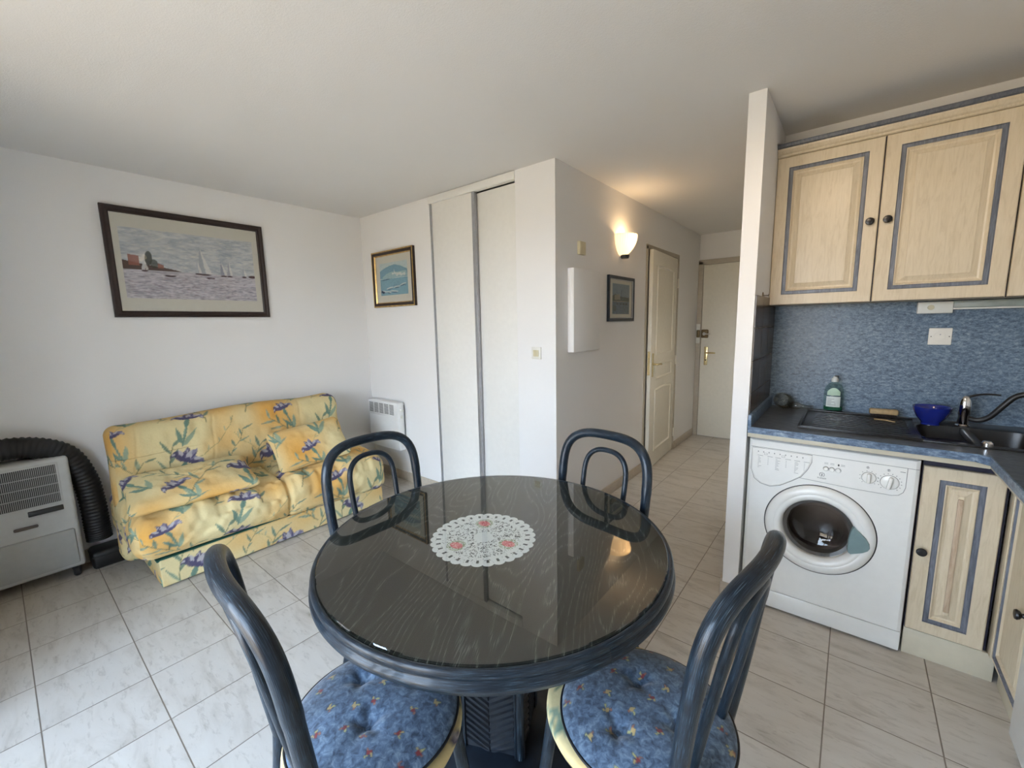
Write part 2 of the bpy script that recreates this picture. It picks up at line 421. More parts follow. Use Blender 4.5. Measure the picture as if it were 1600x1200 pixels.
M_tglass = glass('thick green table glass', (0.965, 0.98, 0.97), 1.95)
M_pglass = glass('picture glass', (0.97, 0.97, 0.97), 1.35)
M_cglass = glass('clear glass', (0.86, 0.83, 0.78), 1.6, 0.03)
M_bottle = glass('clear green bottle plastic', (0.80, 0.88, 0.85), 1.45, 0.04)
M_port = glass('dark porthole glass', (0.8, 0.78, 0.75), 1.5)

def laminate(name, ramp, sc=(1, 1, 1), ns=38, rough=0.35, spec=0.5):
    t = NT(name); co = t.coord('Object', sc); n = t.noise(ns, 6, co, 0.78, 0.25); n2 = t.noise(4, 2, t.coord())
    c = t.ramp(n, ramp); c = t.mix(0.35, c, t.ramp(n2, [(0.3, (0.7, 0.72, 0.75)), (0.7, (1, 1, 1))]), 'MULTIPLY'); t.base(c); t.set(rough, spec=spec); return t.m
M_splash = laminate('mottled blue laminate', [(0.34, (0.035, 0.06, 0.10)), (0.5, (0.12, 0.18, 0.255)), (0.62, (0.22, 0.29, 0.36)), (0.74, (0.38, 0.44, 0.49))], (0.8, 1, 1.4), ns=80)
M_wtop = laminate('mottled grey blue worktop', [(0.36, (0.03, 0.032, 0.036)), (0.5, (0.07, 0.075, 0.085)), (0.62, (0.13, 0.135, 0.14)), (0.72, (0.24, 0.245, 0.25))], (0.6, 1.6, 1), rough=0.3)
M_wedge = laminate('mottled blue worktop edge', [(0.36, (0.04, 0.07, 0.12)), (0.5, (0.11, 0.17, 0.26)), (0.62, (0.24, 0.32, 0.42)), (0.72, (0.42, 0.50, 0.58))], (0.8, 1, 1.8))
def cab_wood(name, c0, c1, c2, sc=(14, 14, 1.6)):
    t = NT(name); co = t.coord('Object', sc); n = t.noise(5, 5, co, 0.65, 1.2)
    t.base(t.ramp(n, [(0.35, c0), (0.5, c1), (0.62, c2)])); t.set(0.45, spec=0.4, coat=0.2); t.b.inputs['Coat Roughness'].default_value = 0.25; t.bump(n, 0.2, 0.002); return t.m
M_cab = cab_wood('cream limed oak', (0.56, 0.47, 0.33), (0.62, 0.53, 0.385), (0.645, 0.555, 0.41))
M_cabline = cab_wood('grey blue painted line', (0.09, 0.10, 0.125), (0.135, 0.15, 0.185), (0.18, 0.195, 0.235))
M_cabdark = plain('dark navy edge', (0.012, 0.012, 0.035), 0.4)
M_corn = cab_wood('dark blue grey cornice paint', (0.06, 0.07, 0.09), (0.09, 0.10, 0.125), (0.12, 0.13, 0.15))
M_kick = plain('cream plinth laminate', (0.58, 0.53, 0.41), 0.4, var=0.02)
M_sink = plain('black composite sink', (0.012, 0.011, 0.011), 0.3, var=0.15, nscale=200)
M_knob = plain('dark knob', (0.02, 0.02, 0.022), 0.25, 0.5)
# ---------------- room shell ----------------
def S(o): o['kind'] = 'structure'; return o
T = 0.12
def wall(name, boxes, mat=M_wall):
    bm = bmesh.new()
    for b in boxes: bbox(bm, *b)
    return S(bmobj(name, bm, mat))
S(box('floor', XA-0.3, XR+0.3, YW-0.3, YD+0.3, -0.1, 0, M_floor))
S(box('ceiling', XA-0.3, XR+0.3, YW-0.3, YD+0.3, ZC, ZC+0.12, M_ceil))
wall('wall_left', [(XA-T, XA, YW-T, YB+0.7, 0, ZC)])
CX0, CX1 = -2.648, -1.795                       # closet opening
wall('wall_closet', [(XA, CX0, YB, YB+0.07, 0, ZC), (CX1, XC-0.0, YB, YB+0.07, 0, ZC), (XA, XC-T, YB+0.62, YB+0.7, 0, ZC), (CX0-0.05, CX0, YB+0.07, YB+0.62, 0, ZC)])
DY0, DY1, DZ1 = 3.80, 4.62, 2.055
wall('wall_hall', [(XC-T, XC, YB+0.07, DY0-0.03, 0, ZC), (XC-T, XC, DY1+0.03, YD, 0, ZC), (XC-T, XC, DY0-0.03, DY1+0.03, DZ1+0.03, ZC), (XC-T-0.9, XC-T-0.85, YB+0.7, YD, 0, ZC)])
wall('wall_entrance', [(XC-1.0, SX0+T, YD, YD+T, 0, ZC)])
wall('wall_partition', [(SX0, SX1, SY, YD, 0, ZC)])
wall('wall_kitchen', [(SX1, XR+T, YK, YK+T, 0, ZC)])
wall('wall_right', [(XR, XR+T, YW-T, YK, 0, ZC)])
wall('wall_back', [(XA-T, -2.20, YW-T, -0.50, 0, ZC), (-2.20, WX0, YW-T, YW, 0, ZC), (WX1, XR+T, YW-T, YW, 0, ZC), (WX0, WX1, YW-T, YW, WZ1, ZC)])  # unseen left block is brought forward to shade the room's left end
# glazed balcony door behind the camera
wf = bmesh.new()
for a, b in ((WX0, WX0+0.06), ((WX0+WX1)/2-0.05, (WX0+WX1)/2+0.05), (WX1-0.06, WX1)): bbox(wf, a, b, YW-0.09, YW-0.03, 0.0, WZ1, 0.004)
bbox(wf, WX0, WX1, YW-0.09, YW-0.03, 0, 0.07, 0.004); bbox(wf, WX0, WX1, YW-0.09, YW-0.03, WZ1-0.06, WZ1, 0.004)
w1 = S(bmobj('window_1', wf, M_white))
M_pane = glass('window glass', (0.97, 0.98, 0.98), 1.45)
box('pane', WX0+0.05, WX1-0.05, YW-0.066, YW-0.060, 0.06, WZ1-0.05, M_pane, w1)

def base(name, x0, x1, y0, y1, h=0.085): return S(box(name, x0, x1, y0, y1, 0.0, h, M_baseb, bev=0.003))
base('baseboard_left', XA, XA+0.012, YW, YB-0.012); base('baseboard_closet', XA, CX0-0.002, YB-0.012, YB)
base('baseboard_closet_pier', CX1+0.005, XC, YB-0.012, YB); base('baseboard_hall', XC, XC+0.012, YB-0.012, DY0-0.045); base('baseboard_hall_far', XC, XC+0.012, DY1+0.045, YD-0.03)
base('baseboard_partition', SX0-0.010, SX1+0.0, SY-0.010, SY, 0.07); base('baseboard_partition_hall', SX0-0.010, SX0, SY, YD)

# closet: two tall sliding doors (structure), track on top
tr = S(box('trim_1', CX0-0.004, CX1+0.002, YB-0.012, YB+0.03, 2.352, ZC-0.004, M_closet, bev=0.003))
dl = S(box('door_3', CX0+0.02, -2.178+0.012, YB+0.006, YB+0.018, 0.012, 2.352, M_closet, bev=0.001))
box('stile', CX0+0.002, CX0+0.022, YB-0.002, YB+0.024, 0.012, 2.352, M_alu, dl, 0.002); box('stile', -2.178-0.012, -2.178+0.016, YB-0.004, YB+0.024, 0.012, 2.352, M_alu, dl, 0.002)
dr_ = S(box('door_4', -2.178-0.02, CX1, YB+0.034, YB+0.046, 0.012, 2.345, M_closet, bev=0.001))
box('stile', -2.178-0.030, -2.178-0.0, YB+0.030, YB+0.052, 0.012, 2.345, M_alu, dr_, 0.002)
S(box('trim_2', CX0, CX1, YB-0.008, YB+0.055, 0.0, 0.012, M_alu, bev=0.002))

# hall door on the left (slightly ajar, hinged at its far side)
fr = bmesh.new()
for b in ((XC-T, XC+0.008, DY0-0.04, DY0, 0, DZ1+0.03), (XC-T, XC+0.008, DY1, DY1+0.04, 0, DZ1+0.03), (XC-T, XC+0.008, DY0-0.04, DY1+0.04, DZ1, DZ1+0.04)): bbox(fr, *b, 0.003)
S(bmobj('trim_3', fr, M_frame))
leafW = DY1-DY0-0.006
d1 = thing('door_1', None, None, (XC+0.004, DY1-0.003, 0), math.radians(3.3), kind='structure')
LW = leafW
box('leaf', -0.036, 0.0, -LW, 0, 0.008, DZ1-0.004, M_beige, d1, 0.003)
def panel_ring(name, y0, y1, z0, z1, arch, parent, mat, x=0.0):
    """raised moulding ring around a sunken panel, on a face looking to +x"""
    def loop(i):
        pts = []; yy0, yy1, zz0, zz1 = y0+i, y1-i, z0+i, z1-i; n = 16
        pts += [(yy0, zz0), (yy1, zz0)]
        for k in range(n+1):
            t = k/n; y = yy1+(yy0-yy1)*t; pts.append((y, zz1-arch*(1-math.sin(PI*t))**1.5*1.0 if arch else zz1))
        return pts
    prof = [(0, 0), (0.004, 0.007), (0.014, 0.009), (0.024, 0.001), (0.027, 0.0005)]
    V = []; F = []; m = 0
    for i, h in prof:
        L = loop(i); m = len(L); V += [(x+h, y, z) for y, z in L]
    for a in range(len(prof)-1):
        for k in range(m): F.append((a*m+k, a*m+(k+1) % m, (a+1)*m+(k+1) % m, (a+1)*m+k))
    o = mk(name, V, F, mat, parent, False); return o
panel_ring('panel_moulding', -LW+0.135, -0.135, 1.10, 1.93, 0.012, d1, M_beige)
panel_ring('panel_moulding', -LW+0.135, -0.135, 0.86, 1.02, 0.008, d1, M_beige)
panel_ring('panel_moulding', -LW+0.135, -0.135, 0.16, 0.78, 0.012, d1, M_beige)
hd = box('door_handle', 0.0, 0.006, -LW+0.035, -LW+0.07, 0.90, 1.12, M_brass, d1, 0.004)
tube('lever', spline([(0.0, -LW+0.052, 1.02), (0.045, -LW+0.052, 1.02), (0.055, -LW+0.062, 1.02), (0.055, -LW+0.13, 1.018), (0.05, -LW+0.165, 1.012)], 6), 0.009, M_brass, hd)
box('latch_plate', -0.03, -0.008, -LW-0.0015, -LW+0.001, 0.92, 1.14, M_brass, d1)
for z in (0.2, 1.0, 1.8):
    lathe('hinge', [(0.0, -0.045), (0.009, -0.045), (0.009, 0.045), (0.006, 0.05), (0.0, 0.052)], M_beige, d1, 12, Matrix.Translation((0.009, 0.004, z)))

# entrance door at the end of the hall
fr = bmesh.new()
EX0 = XC+0.055
for b in ((EX0-0.055, EX0, YD-0.03, YD+0.0, 0, 2.10), (EX0-0.055, SX0-0.02, YD-0.03, YD, 2.06, 2.115)): bbox(fr, *b, 0.003)
S(bmobj('trim_4', fr, M_frame))
d2 = S(box('door_2', EX0+0.002, SX0-0.06, YD-0.018, YD-0.002, 0.006, 2.058, M_beige, bev=0.002))
hp = box('door_handle', EX0+0.045, EX0+0.085, YD-0.026, YD-0.018, 0.88, 1.10, M_brass, d2, 0.004)
tube('lever', spline([(EX0+0.065, YD-0.02, 1.03), (EX0+0.065, YD-0.07, 1.03), (EX0+0.08, YD-0.078, 1.03), (EX0+0.18, YD-0.078, 1.03)], 6), 0.009, M_brass, hp)
lathe('keyhole', [(0, 0), (0.009, 0), (0.009, 0.002), (0, 0.002)], M_dark, hp, 12, Matrix.Translation((EX0+0.065, YD-0.026, 0.94)) @ Matrix.Rotation(PI/2, 4, 'X'))
lk = box('deadlock', EX0+0.008, EX0+0.085, YD-0.055, YD-0.018, 1.205, 1.305, M_bronze, d2, 0.012)
lathe('turn_knob', [(0, 0), (0.020, 0), (0.020, 0.03), (0.016, 0.035), (0, 0.036)], M_chrome, lk, 20, Matrix.Translation((EX0+0.05, YD-0.055, 1.255)) @ Matrix.Rotation(PI/2, 4, 'X'))
tube('key_bow', [(EX0+0.05, YD-0.09, 1.255), (EX0+0.12, YD-0.09, 1.252)], 0.008, M_chrome, lk)
st = box('lock_keeper', EX0-0.05, EX0-0.006, YD-0.048, YD-0.03, 1.14, 1.37, M_offw, d2, 0.003)
box('keeper_bolt_box', EX0-0.038, EX0-0.003, YD-0.075, YD-0.048, 1.21, 1.30, M_bronze, st, 0.008)

# small wall things
def wallbox(nm, label, cat, x0, x1, y0, y1, z0, z1, mat, bev=0.003):
    o = box(nm, x0, x1, y0, y1, z0, z1, mat, None, bev); return tag(o, label, cat)
wallbox('thermostat', 'small yellowed thermostat plate on the hall wall above the white cover box', 'thermostat', XC, XC+0.022, 2.555, 2.635, 1.872, 1.958, M_ivory)
cb_ = wallbox('electrical_panel_cover', 'flat white box cover mounted on the hall wall beside the small blue-framed picture', 'electrical panel', XC, XC+0.048, 2.43, 2.80, 1.222, 1.772, M_wall, 0.004)
sw = wallbox('light_switch', 'square cream light switch on the narrow wall right of the closet doors', 'light switch', -1.672, -1.597, YB-0.009, YB, 1.182, 1.262, M_offw)
box('rocker', -1.655, -1.613, YB-0.014, YB-0.008, 1.20, 1.243, M_ivory, sw, 0.002)
box('rocker_gap', -1.6345, -1.6335, YB-0.0143, YB-0.0135, 1.202, 1.241, M_frame, sw)

# sconce
sc = thing('wall_sconce', 'lit ribbed half-bowl glass wall lamp on the hall wall by the inner door', 'wall lamp', (XC, 3.24, 1.93))
def sconce():
    V = []; F = []; n = 72; prof = []
    for k in range(19):
        t = k/18; r = 0.03+0.092*math.sin(t*PI/2)**0.75; z = 0.005+0.155*t**1.15; prof.append((r, z))
    prof += [(r-0.004, z) for r, z in prof[::-1]]; m = len(prof)
    for i in range(n+1):
        a = -PI/2+PI*i/n
        for r, z in prof:
            rr = r*(1+0.022*math.cos(a*40)); V.append((max(0.001, rr*math.cos(a)*1.0), rr*math.sin(a)*0.98, z))
    for i in range(n):
        for k in range(m-1): F.append((i*m+k, (i+1)*m+k, (i+1)*m+k+1, i*m+k+1))
    t = NT('lit opal glass'); tr = t.add('ShaderNodeBsdfTranslucent'); tr.inputs[0].default_value = (0.55, 0.5, 0.42, 1)
    em = t.add('ShaderNodeEmission'); em.inputs[0].default_value = (1.0, 0.74, 0.42, 1); em.inputs[1].default_value = 0.55
    co = t.coord(); nn = t.noise(20, 1, co); r = t.ramp(nn, [(0, (1, .72, .42)), (1, (1, .78, .48))]); t.l.new(r, em.inputs[0])
    mx = t.add('ShaderNodeAddShader'); t.l.new(tr.outputs[0], mx.inputs[0]); t.l.new(em.outputs[0], mx.inputs[1]); t.l.new(mx.outputs[0], t.out.inputs[0])
    mk('glass_shade', V, F, t.m, sc, True)
sconce()
lathe('base_cap', [(0, -0.018), (0.028, -0.018), (0.034, -0.004), (0.034, 0.008), (0, 0.008)], M_dark, sc, 24, Matrix.Translation((0.034, 0, 0)))
box('bracket', 0, 0.008, -0.03, 0.03, -0.01, 0.10, M_white, sc, 0.002)
tb = NT('lit bulb'); tb.b.inputs['Emission Color'].default_value = (1, 0.8, 0.5, 1); tb.b.inputs['Emission Strength'].default_value = 6
lathe('bulb', [(0, 0.0), (0.012, 0.005), (0.014, 0.02), (0.014, 0.05), (0.008, 0.062), (0, 0.066)], tb.m, sc, 16, Matrix.Translation((0.04, 0, 0.02)))

hs = thing('hall_fill_fixture', 'added unseen fill lamp on the hidden side of the partition wall, brightening the hall', 'wall lamp', (SX0, 4.1, 1.86))  # unseen fixture added to carry the hall fill spot
lathe('shade', [(0.078, 0.02), (0.075, 0.09), (0.05, 0.14), (0.0, 0.155)], plain('opal shade', (0.8, 0.78, 0.7), 0.5), hs, 40, Matrix.Translation((-0.08, 0, 0)))
box('bracket', -0.04, 0, -0.02, 0.02, 0.11, 0.14, M_white, hs, 0.003)
# kitchen ceiling lamp (above the frame, mirrored by the glossy things)
cl = thing('ceiling_spotlight', 'warm two-bulb ceiling lamp above the kitchen edge, out of view overhead', 'ceiling lamp', (-0.17, 1.35, ZC))
lathe('canopy', [(0, -0.03), (0.05, -0.03), (0.06, 0), (0, 0)], M_white, cl, 24)
for s in (-1, 1):
    tube('arm', [(0, 0, -0.025), (s*0.07, 0, -0.05)], 0.006, M_chrome, cl)
    lathe('bulb', [(0, -0.035), (0.02, -0.02), (0.024, 0), (0.014, 0.03), (0, 0.035)], tb.m, cl, 16, Matrix.Translation((s*0.09, 0, -0.075)))

# electric heater
ht = thing('electric_heater', 'white electric panel heater with slotted top on the wall behind the sofa end', 'heater', (-3.305, YB, 0.31))
def heater():
    w, h = 0.45, 0.435; y0 = -0.095
    bm = bmesh.new(); bbox(bm, -w/2, w/2, y0, -0.03, 0, h, 0.008)
    bmobj('body', bm, M_white, ht, True)
    box('top_panel', -w/2+0.004, w/2-0.004, y0-0.004, y0+0.002, h-0.135, h-0.006, M_white, ht, 0.002)
    bm = bmesh.new()
    for c in range(5):
        for r in range(9):
            x = -w/2+0.022+c*0.078; z = h-0.028-r*0.0105
            bbox(bm, x, x+0.062, y0-0.0055, y0-0.0035, z, z+0.005)
    bmobj('air_slots', bm, M_dark, ht)
    box('wall_bracket', -w/2+0.03, w/2-0.03, -0.03, 0, 0.04, h-0.03, M_alu, ht)
    lathe('thermostat_dial', [(0, 0), (0.016, 0), (0.016, 0.018), (0, 0.02)], M_offw, ht, 16, Matrix.Translation((w/2, -0.06, h-0.07)) @ Matrix.Rotation(PI/2, 4, 'Y'))
    box('switch', w/2, w/2+0.012, -0.07, -0.05, h-0.14, h-0.115, M_offw, ht, 0.002)
heater()

# ---------------- framed pictures ----------------
def picture(nm, label, M, w, h, fw, fd, frame_mats, matw, canvas, gilt=None):
    """local: x right, z up, looking to -y; M puts it on the wall"""
    t = thing(nm, label, 'picture'); t.matrix_world = M
    prof = [(0, 0.0), (0, fd), (fw*0.25, fd*1.05), (fw*0.55, fd*0.8), (fw*0.8, fd*0.85), (fw, fd*0.55), (fw, 0)]
    V = []; F = []; mi = []
    for i, d in prof:
        for sx, sz in ((-1, -1), (1, -1), (1, 1), (-1, 1)): V.append((sx*(w/2-i), -d, sz*(h/2-i)))
    for a in range(len(prof)-1):
        for k in range(4): F.append((a*4+k, a*4+(k+1) % 4, (a+1)*4+(k+1) % 4, (a+1)*4+k)); mi.append((gilt[a] if gilt else 0))
    mk('frame', V, F, frame_mats, t, False, mi)
    iw, ih = w-2*fw, h-2*fw
    box('mount', -iw/2-0.002, iw/2+0.002, -fd*0.35, -0.002, -ih/2-0.002, ih/2+0.002, M_mat, t)
    ml, mr_, mt, mb = matw; x0, x1, z0, z1 = -iw/2+ml, iw/2-mr_, -ih/2+mb, ih/2-mt
    nx, nz = int((x1-x0)/0.0028), int((z1-z0)/0.0028)
    U, Vv = np.meshgrid(np.linspace(0, 1, nx+1), np.linspace(0, 1, nz+1)); P = np.c_[(x0+U*(x1-x0)).ravel(), np.full(U.size, -fd*0.35-0.001), (z0+Vv*(z1-z0)).ravel()]
    F = [(j*(nx+1)+i, j*(nx+1)+i+1, (j+1)*(nx+1)+i+1, (j+1)*(nx+1)+i) for j in range(nz) for i in range(nx)]
    mk('print', P, F, M_paint, t, False, col=canvas.samp(U.ravel(), Vv.ravel()))
    box('glass', -iw/2, iw/2, -fd*0.55, -fd*0.55+0.002, -ih/2, ih/2, M_pglass, t)
    return t
def canvas_boats():
    c = Canvas(360, 190, srgb(150, 158, 170)); X, Y = c.X, c.Y
    s = fbm(X/26, Y/7, 3, 5)[..., None]; sky = np.array(srgb(140, 150, 166))*(1-s)+np.array(srgb(226, 226, 220))*s
    w = fbm(X/18, Y/2.3, 9, 4)[..., None]; sea = np.array(srgb(138, 136, 146))*(1-w)+np.array(srgb(228, 222, 226))*w
    k = (1/(1+np.exp(-(Y-112)*2)))[..., None]; c.a = sky*(1-k)+sea*k
    rng = random.Random(4)
    for i in range(900):
        x, y = rng.random()*360, rng.random()*108; g = rng.choice([(210, 214, 216), (150, 162, 178), (188, 195, 200), (226, 222, 208)])
        c.ell(x, y, rng.uniform(3, 11), rng.uniform(0.8, 2), rng.uniform(-.3, .3), srgb(*g), 0.3)
    c.poly([(0, 112), (0, 86), (30, 92), (70, 98), (118, 104), (150, 112)], srgb(96, 80, 74))
    for q in ((14, 70, 40, 100), (84, 90, 98, 104)): c.poly([(q[0], q[1]), (q[2], q[1]+4), (q[2], q[3]), (q[0], q[3])], srgb(150, 98, 84), 0.9)
    c.ell(62, 78, 9, 20, 0.1, srgb(62, 68, 58), 0.9); c.ell(74, 92, 10, 12, 0, srgb(72, 74, 62), 0.8)
    def boat(x, y, h, b, col, lean=0):
        c.poly([(x+lean, y-h), (x-b*0.9, y-2), (x+b*0.15, y-2)], srgb(*col), 0.9); c.poly([(x+lean+1, y-h*0.92), (x+b*0.25, y-2), (x+b*1.1, y-4)], srgb(225, 222, 215), 0.7)
        c.ell(x, y, b*0.9, 2.2, 0, srgb(70, 50, 52), 0.95)
    boat(50, 113, 34, 9, (205, 205, 205)); boat(206, 114, 84, 19, (168, 172, 180), -8); boat(188, 113, 40, 10, (185, 190, 196)); boat(262, 115, 46, 11, (150, 152, 165), -6); boat(280, 115, 52, 9, (165, 165, 176)); boat(325, 114, 34, 8, (175, 180, 186))
    c.ell(112, 124, 15, 2.6, 0, srgb(70, 55, 58)); c.ell(222, 124, 12, 3, 0, srgb(80, 50, 55)); c.ell(352, 112, 14, 4, 0, srgb(80, 60, 62))
    for i in range(1100):
        x, y = rng.random()*360, 117+rng.random()**0.8*73; g = rng.choice([(112, 112, 126), (165, 165, 178), (226, 220, 224), (136, 120, 126), (210, 210, 218)])
        c.ell(x, y, rng.uniform(2, 9), rng.uniform(0.6, 1.4), rng.uniform(-.15, .15), srgb(*g), 0.45)
    return c
def canvas_harbour():
    c = Canvas(200, 170, srgb(190, 206, 206)); rng = random.Random(2); X, Y = c.X, c.Y
    c.poly([(0, 40), (35, 26), (70, 17), (110, 12), (150, 22), (200, 44), (200, 80), (0, 80)], srgb(122, 160, 178))
    c.poly([(18, 72), (50, 56), (90, 48), (130, 52), (190, 50), (200, 76), (20, 84)], srgb(158, 186, 188)); c.put((Y > 82).astype(float), srgb(128, 168, 184))
    for i in range(16): x = 92+rng.random()*90; c.ell(x, 58+rng.random()*12, 7, 5, 0, srgb(214, 216, 206), 0.8)
    c.poly([(104, 60), (107, 36), (111, 60)], srgb(215, 216, 206)); c.leaf(5, 90, 90, 82, 2, srgb(60, 92, 112))
    for x, y, r, a in ((20, 148, 26, 0.1), (70, 132, 26, -0.15), (120, 128, 24, -0.1), (165, 118, 24, -0.2), (100, 150, 30, 0.1), (60, 152, 18, 0.2)):
        c.ell(x, y, r, 5, a, srgb(200, 210, 206), 0.9); c.ell(x, y+5, r*0.8, 2.6, a, srgb(58, 92, 118), 0.9)
    c.poly([(2, 140), (30, 150), (22, 160), (4, 152)], srgb(26, 52, 80))
    for i in range(10): x = 100+i*9; c.leaf(x, 130, x+4, 100+rng.random()*12, 0.8, srgb(60, 90, 110))
    s = fbm(X/8, Y/5, 5, 4)[..., None]; c.a = c.a*(0.86+0.22*s); return c
def canvas_quay():
    c = Canvas(170, 150, srgb(125, 142, 152)); X, Y = c.X, c.Y; rng = random.Random(8)
    c.poly([(0, 60), (30, 50), (60, 60), (170, 66), (170, 84), (0, 84)], srgb(78, 84, 80)); c.poly([(20, 56), (70, 50), (76, 76), (20, 80)], srgb(150, 145, 126))
    c.leaf(84, 76, 88, 28, 2, srgb(50, 56, 60), taper=False); c.put((Y > 84).astype(float), srgb(96, 112, 124)); c.leaf(0, 88, 170, 84, 3, srgb(150, 146, 130))
    for x in (50, 80, 110, 140): c.ell(x, 98, 12, 4, 0, srgb(48, 52, 54))
    for i in range(60): c.ell(rng.random()*170, 88+rng.random()*60, 9, 1.3, 0, srgb(*rng.choice([(64, 74, 84), (128, 140, 148)])), 0.5)
    c.ell(20, 120, 18, 14, 0.4, srgb(84, 86, 72), 0.6); s = fbm(X/8, Y/5, 5, 4)[..., None]; c.a = c.a*(0.8+0.35*s); return c
def onA(y, z): return Matrix(((0, -1, 0, XA), (1, 0, 0, y), (0, 0, 1, z), (0, 0, 0, 1)))       # looks to +x
def onB(x, z): return Matrix.Translation((x, YB, z))
def onC(y, z): return Matrix(((0, -1, 0, XC), (1, 0, 0, y), (0, 0, 1, z), (0, 0, 0, 1)))
picture('framed_picture', 'large landscape picture of sailing boats in a dark brown frame above the sofa', onA(0.970, 1.851), 0.905, 0.683, 0.040, 0.022, [M_brown], (0.032, 0.038, 0.082, 0.082), canvas_boats())
picture('framed_picture', 'small blue harbour picture in a brown and gilt frame left of the closet', onB(-3.145, 1.829), 0.586, 0.482, 0.042, 0.026, [M_brown, M_gold], (0.055, 0.055, 0.06, 0.06), canvas_harbour(), gilt=[0, 1, 0, 0, 1, 1])
picture('framed_picture', 'small grey quayside picture in a dark blue frame on the hall wall', onC(3.238, 1.597), 0.475, 0.352, 0.03, 0.02, [M_bframe, M_alu], (0.05, 0.05, 0.028, 0.028), canvas_quay(), gilt=[0, 0, 0, 0, 1, 0])
# ---------------- round table ----------------
TX, TY, TZ = -0.836, 0.929, 0.765
R0 = 0.515
tb_ = thing('dining_table', 'round dark oak pedestal dining table with a moulded blue-black rim', 'table', (TX, TY, 0))
def table():
    top = TZ-0.007
    V, F = [], []
    n = 96; V.append((0, 0, top)); 
    for i in range(n): V.append((R0*math.cos(2*PI*i/n), R0*math.sin(2*PI*i/n), top))
    for i in range(n): F.append((0, 1+i, 1+(i+1) % n))
    for i in range(n): V.append((R0*math.cos(2*PI*i/n), R0*math.sin(2*PI*i/n), top-0.02))
    for i in range(n): F.append((1+i, 1+n+i, 1+n+(i+1) % n, 1+(i+1) % n))
    mk('tabletop', V, F, M_oak, tb_)
    # moulded rim, turned profile, uv running along the edge
    prof = [(R0-0.001, top-0.03), (R0+0.0005, top-0.001), (R0+0.004, top+0.002), (R0+0.010, top+0.003), (R0+0.0145, top-0.003), (R0+0.016, top-0.010), (R0+0.014, top-0.017),
            (R0+0.010, top-0.020), (R0+0.012, top-0.024), (R0+0.018, top-0.029), (R0+0.020, top-0.037), (R0+0.016, top-0.045), (R0+0.008, top-0.049), (R0+0.004, top-0.055),
            (R0-0.003, top-0.068), (R0-0.016, top-0.079), (R0-0.030, top-0.085), (R0-0.032, top-0.095), (R0-0.045, top-0.100), (R0-0.30, top-0.100)]
    V = []; F = []; UV = []; m = len(prof); n = 192; s = 0; ss = [0]
    for k in range(1, m): s += math.dist(prof[k], prof[k-1]); ss.append(s)
    for i in range(n+1):
        a = 2*PI*i/n
        for k, (r, z) in enumerate(prof): V.append((r*math.cos(a), r*math.sin(a), z)); UV.append((a*R0, ss[k]*2.2))
    for i in range(n):
        for k in range(m-1): F.append((i*m+k, i*m+k+1, (i+1)*m+k+1, (i+1)*m+k))
    mk('moulded_rim', V, F, M_bw, tb_, True, uv=UV)
    for a in (math.radians(-22), math.radians(158)): tube('rim_joint', [((R0+0.0158)*math.cos(a), (R0+0.0158)*math.sin(a), top-0.006), ((R0+0.0195)*math.cos(a), (R0+0.0195)*math.sin(a), top-0.043)], 0.0005, M_dark, tb_, 6)
    # square pedestal with corner posts and herringbone panels
    ped = thing('pedestal', None, None, (0, 0, 0)); ped.parent = tb_; ped.rotation_euler = (0, 0, math.radians(24))
    s = 0.098; z0, z1 = 0.085, top-0.098
    box('core', -s, s, -s, s, z0, z1, M_bwplain, ped)
    for a in range(4):
        bm = bmesh.new(); Mx = Matrix.Rotation(a*PI/2, 4, 'Z')
        for side in (-1, 1):
            nst = int((z1-z0)/0.022)+3
            for k in range(-1, nst):
                z = z0+k*0.022; x0 = 0.002; x1 = 0.078
                pts = [(x0, z), (x1, z+0.046), (x1, z+0.046+0.015), (x0, z+0.015)]
                pts = [(side*x, min(max(zz, z0), z1)) for x, zz in pts]
                if max(p[1] for p in pts)-min(p[1] for p in pts) < 0.012: continue
                q = [bm.verts.new((x, -s-0.0005, zz)) for x, zz in pts]
                cx_, cz_ = sum(p[0] for p in pts)/4, sum(p[1] for p in pts)/4
                r = [bm.verts.new((cx_+(x-cx_)*0.97, -s-0.006, zz+(0.004 if i_ < 2 else -0.004))) for i_, (x, zz) in enumerate(pts)]
                bm.faces.new(r)
                for i in range(4):
                    bm.faces.new((q[i], q[(i+1) % 4], r[(i+1) % 4], r[i]))
        bmesh.ops.transform(bm, matrix=Mx, verts=bm.verts); bmobj('herringbone_panel', bm, M_bwplain, ped)
        bm = bmesh.new(); bbox(bm, -0.088, -0.080, -s-0.010, -s, z0, z1, 0.002); bbox(bm, 0.080, 0.088, -s-0.010, -s, z0, z1, 0.002)
        bmesh.ops.transform(bm, matrix=Mx, verts=bm.verts); bmobj('panel_bead', bm, M_bwobj, ped, True)
        c = Mx @ Vector((s, -s, 0))
        lathe('corner_post', [(0, z0), (0.014, z0), (0.014, z1), (0, z1)], M_bwobj, ped, 16, Matrix.Translation((c.x*0.985, c.y*0.985, 0)))
    lathe('base_plate', [(0, 0), (0.25, 0), (0.262, 0.012), (0.262, 0.035), (0.245, 0.045), (0.22, 0.048), (0.17, 0.07), (0.15, 0.085), (0, 0.086)], M_bwplain, tb_, 64)
table()
g_ = lathe('glass_tabletop', [(0, 0), (R0-0.003, 0), (R0, 0.002), (R0, 0.005), (R0-0.002, 0.007), (0, 0.007)], M_tglass, None, 192)
g_.location = (TX, TY, TZ-0.0065+0.0008); tag(g_, 'clear round greenish glass sheet covering the dark oak tabletop', 'glass tabletop')

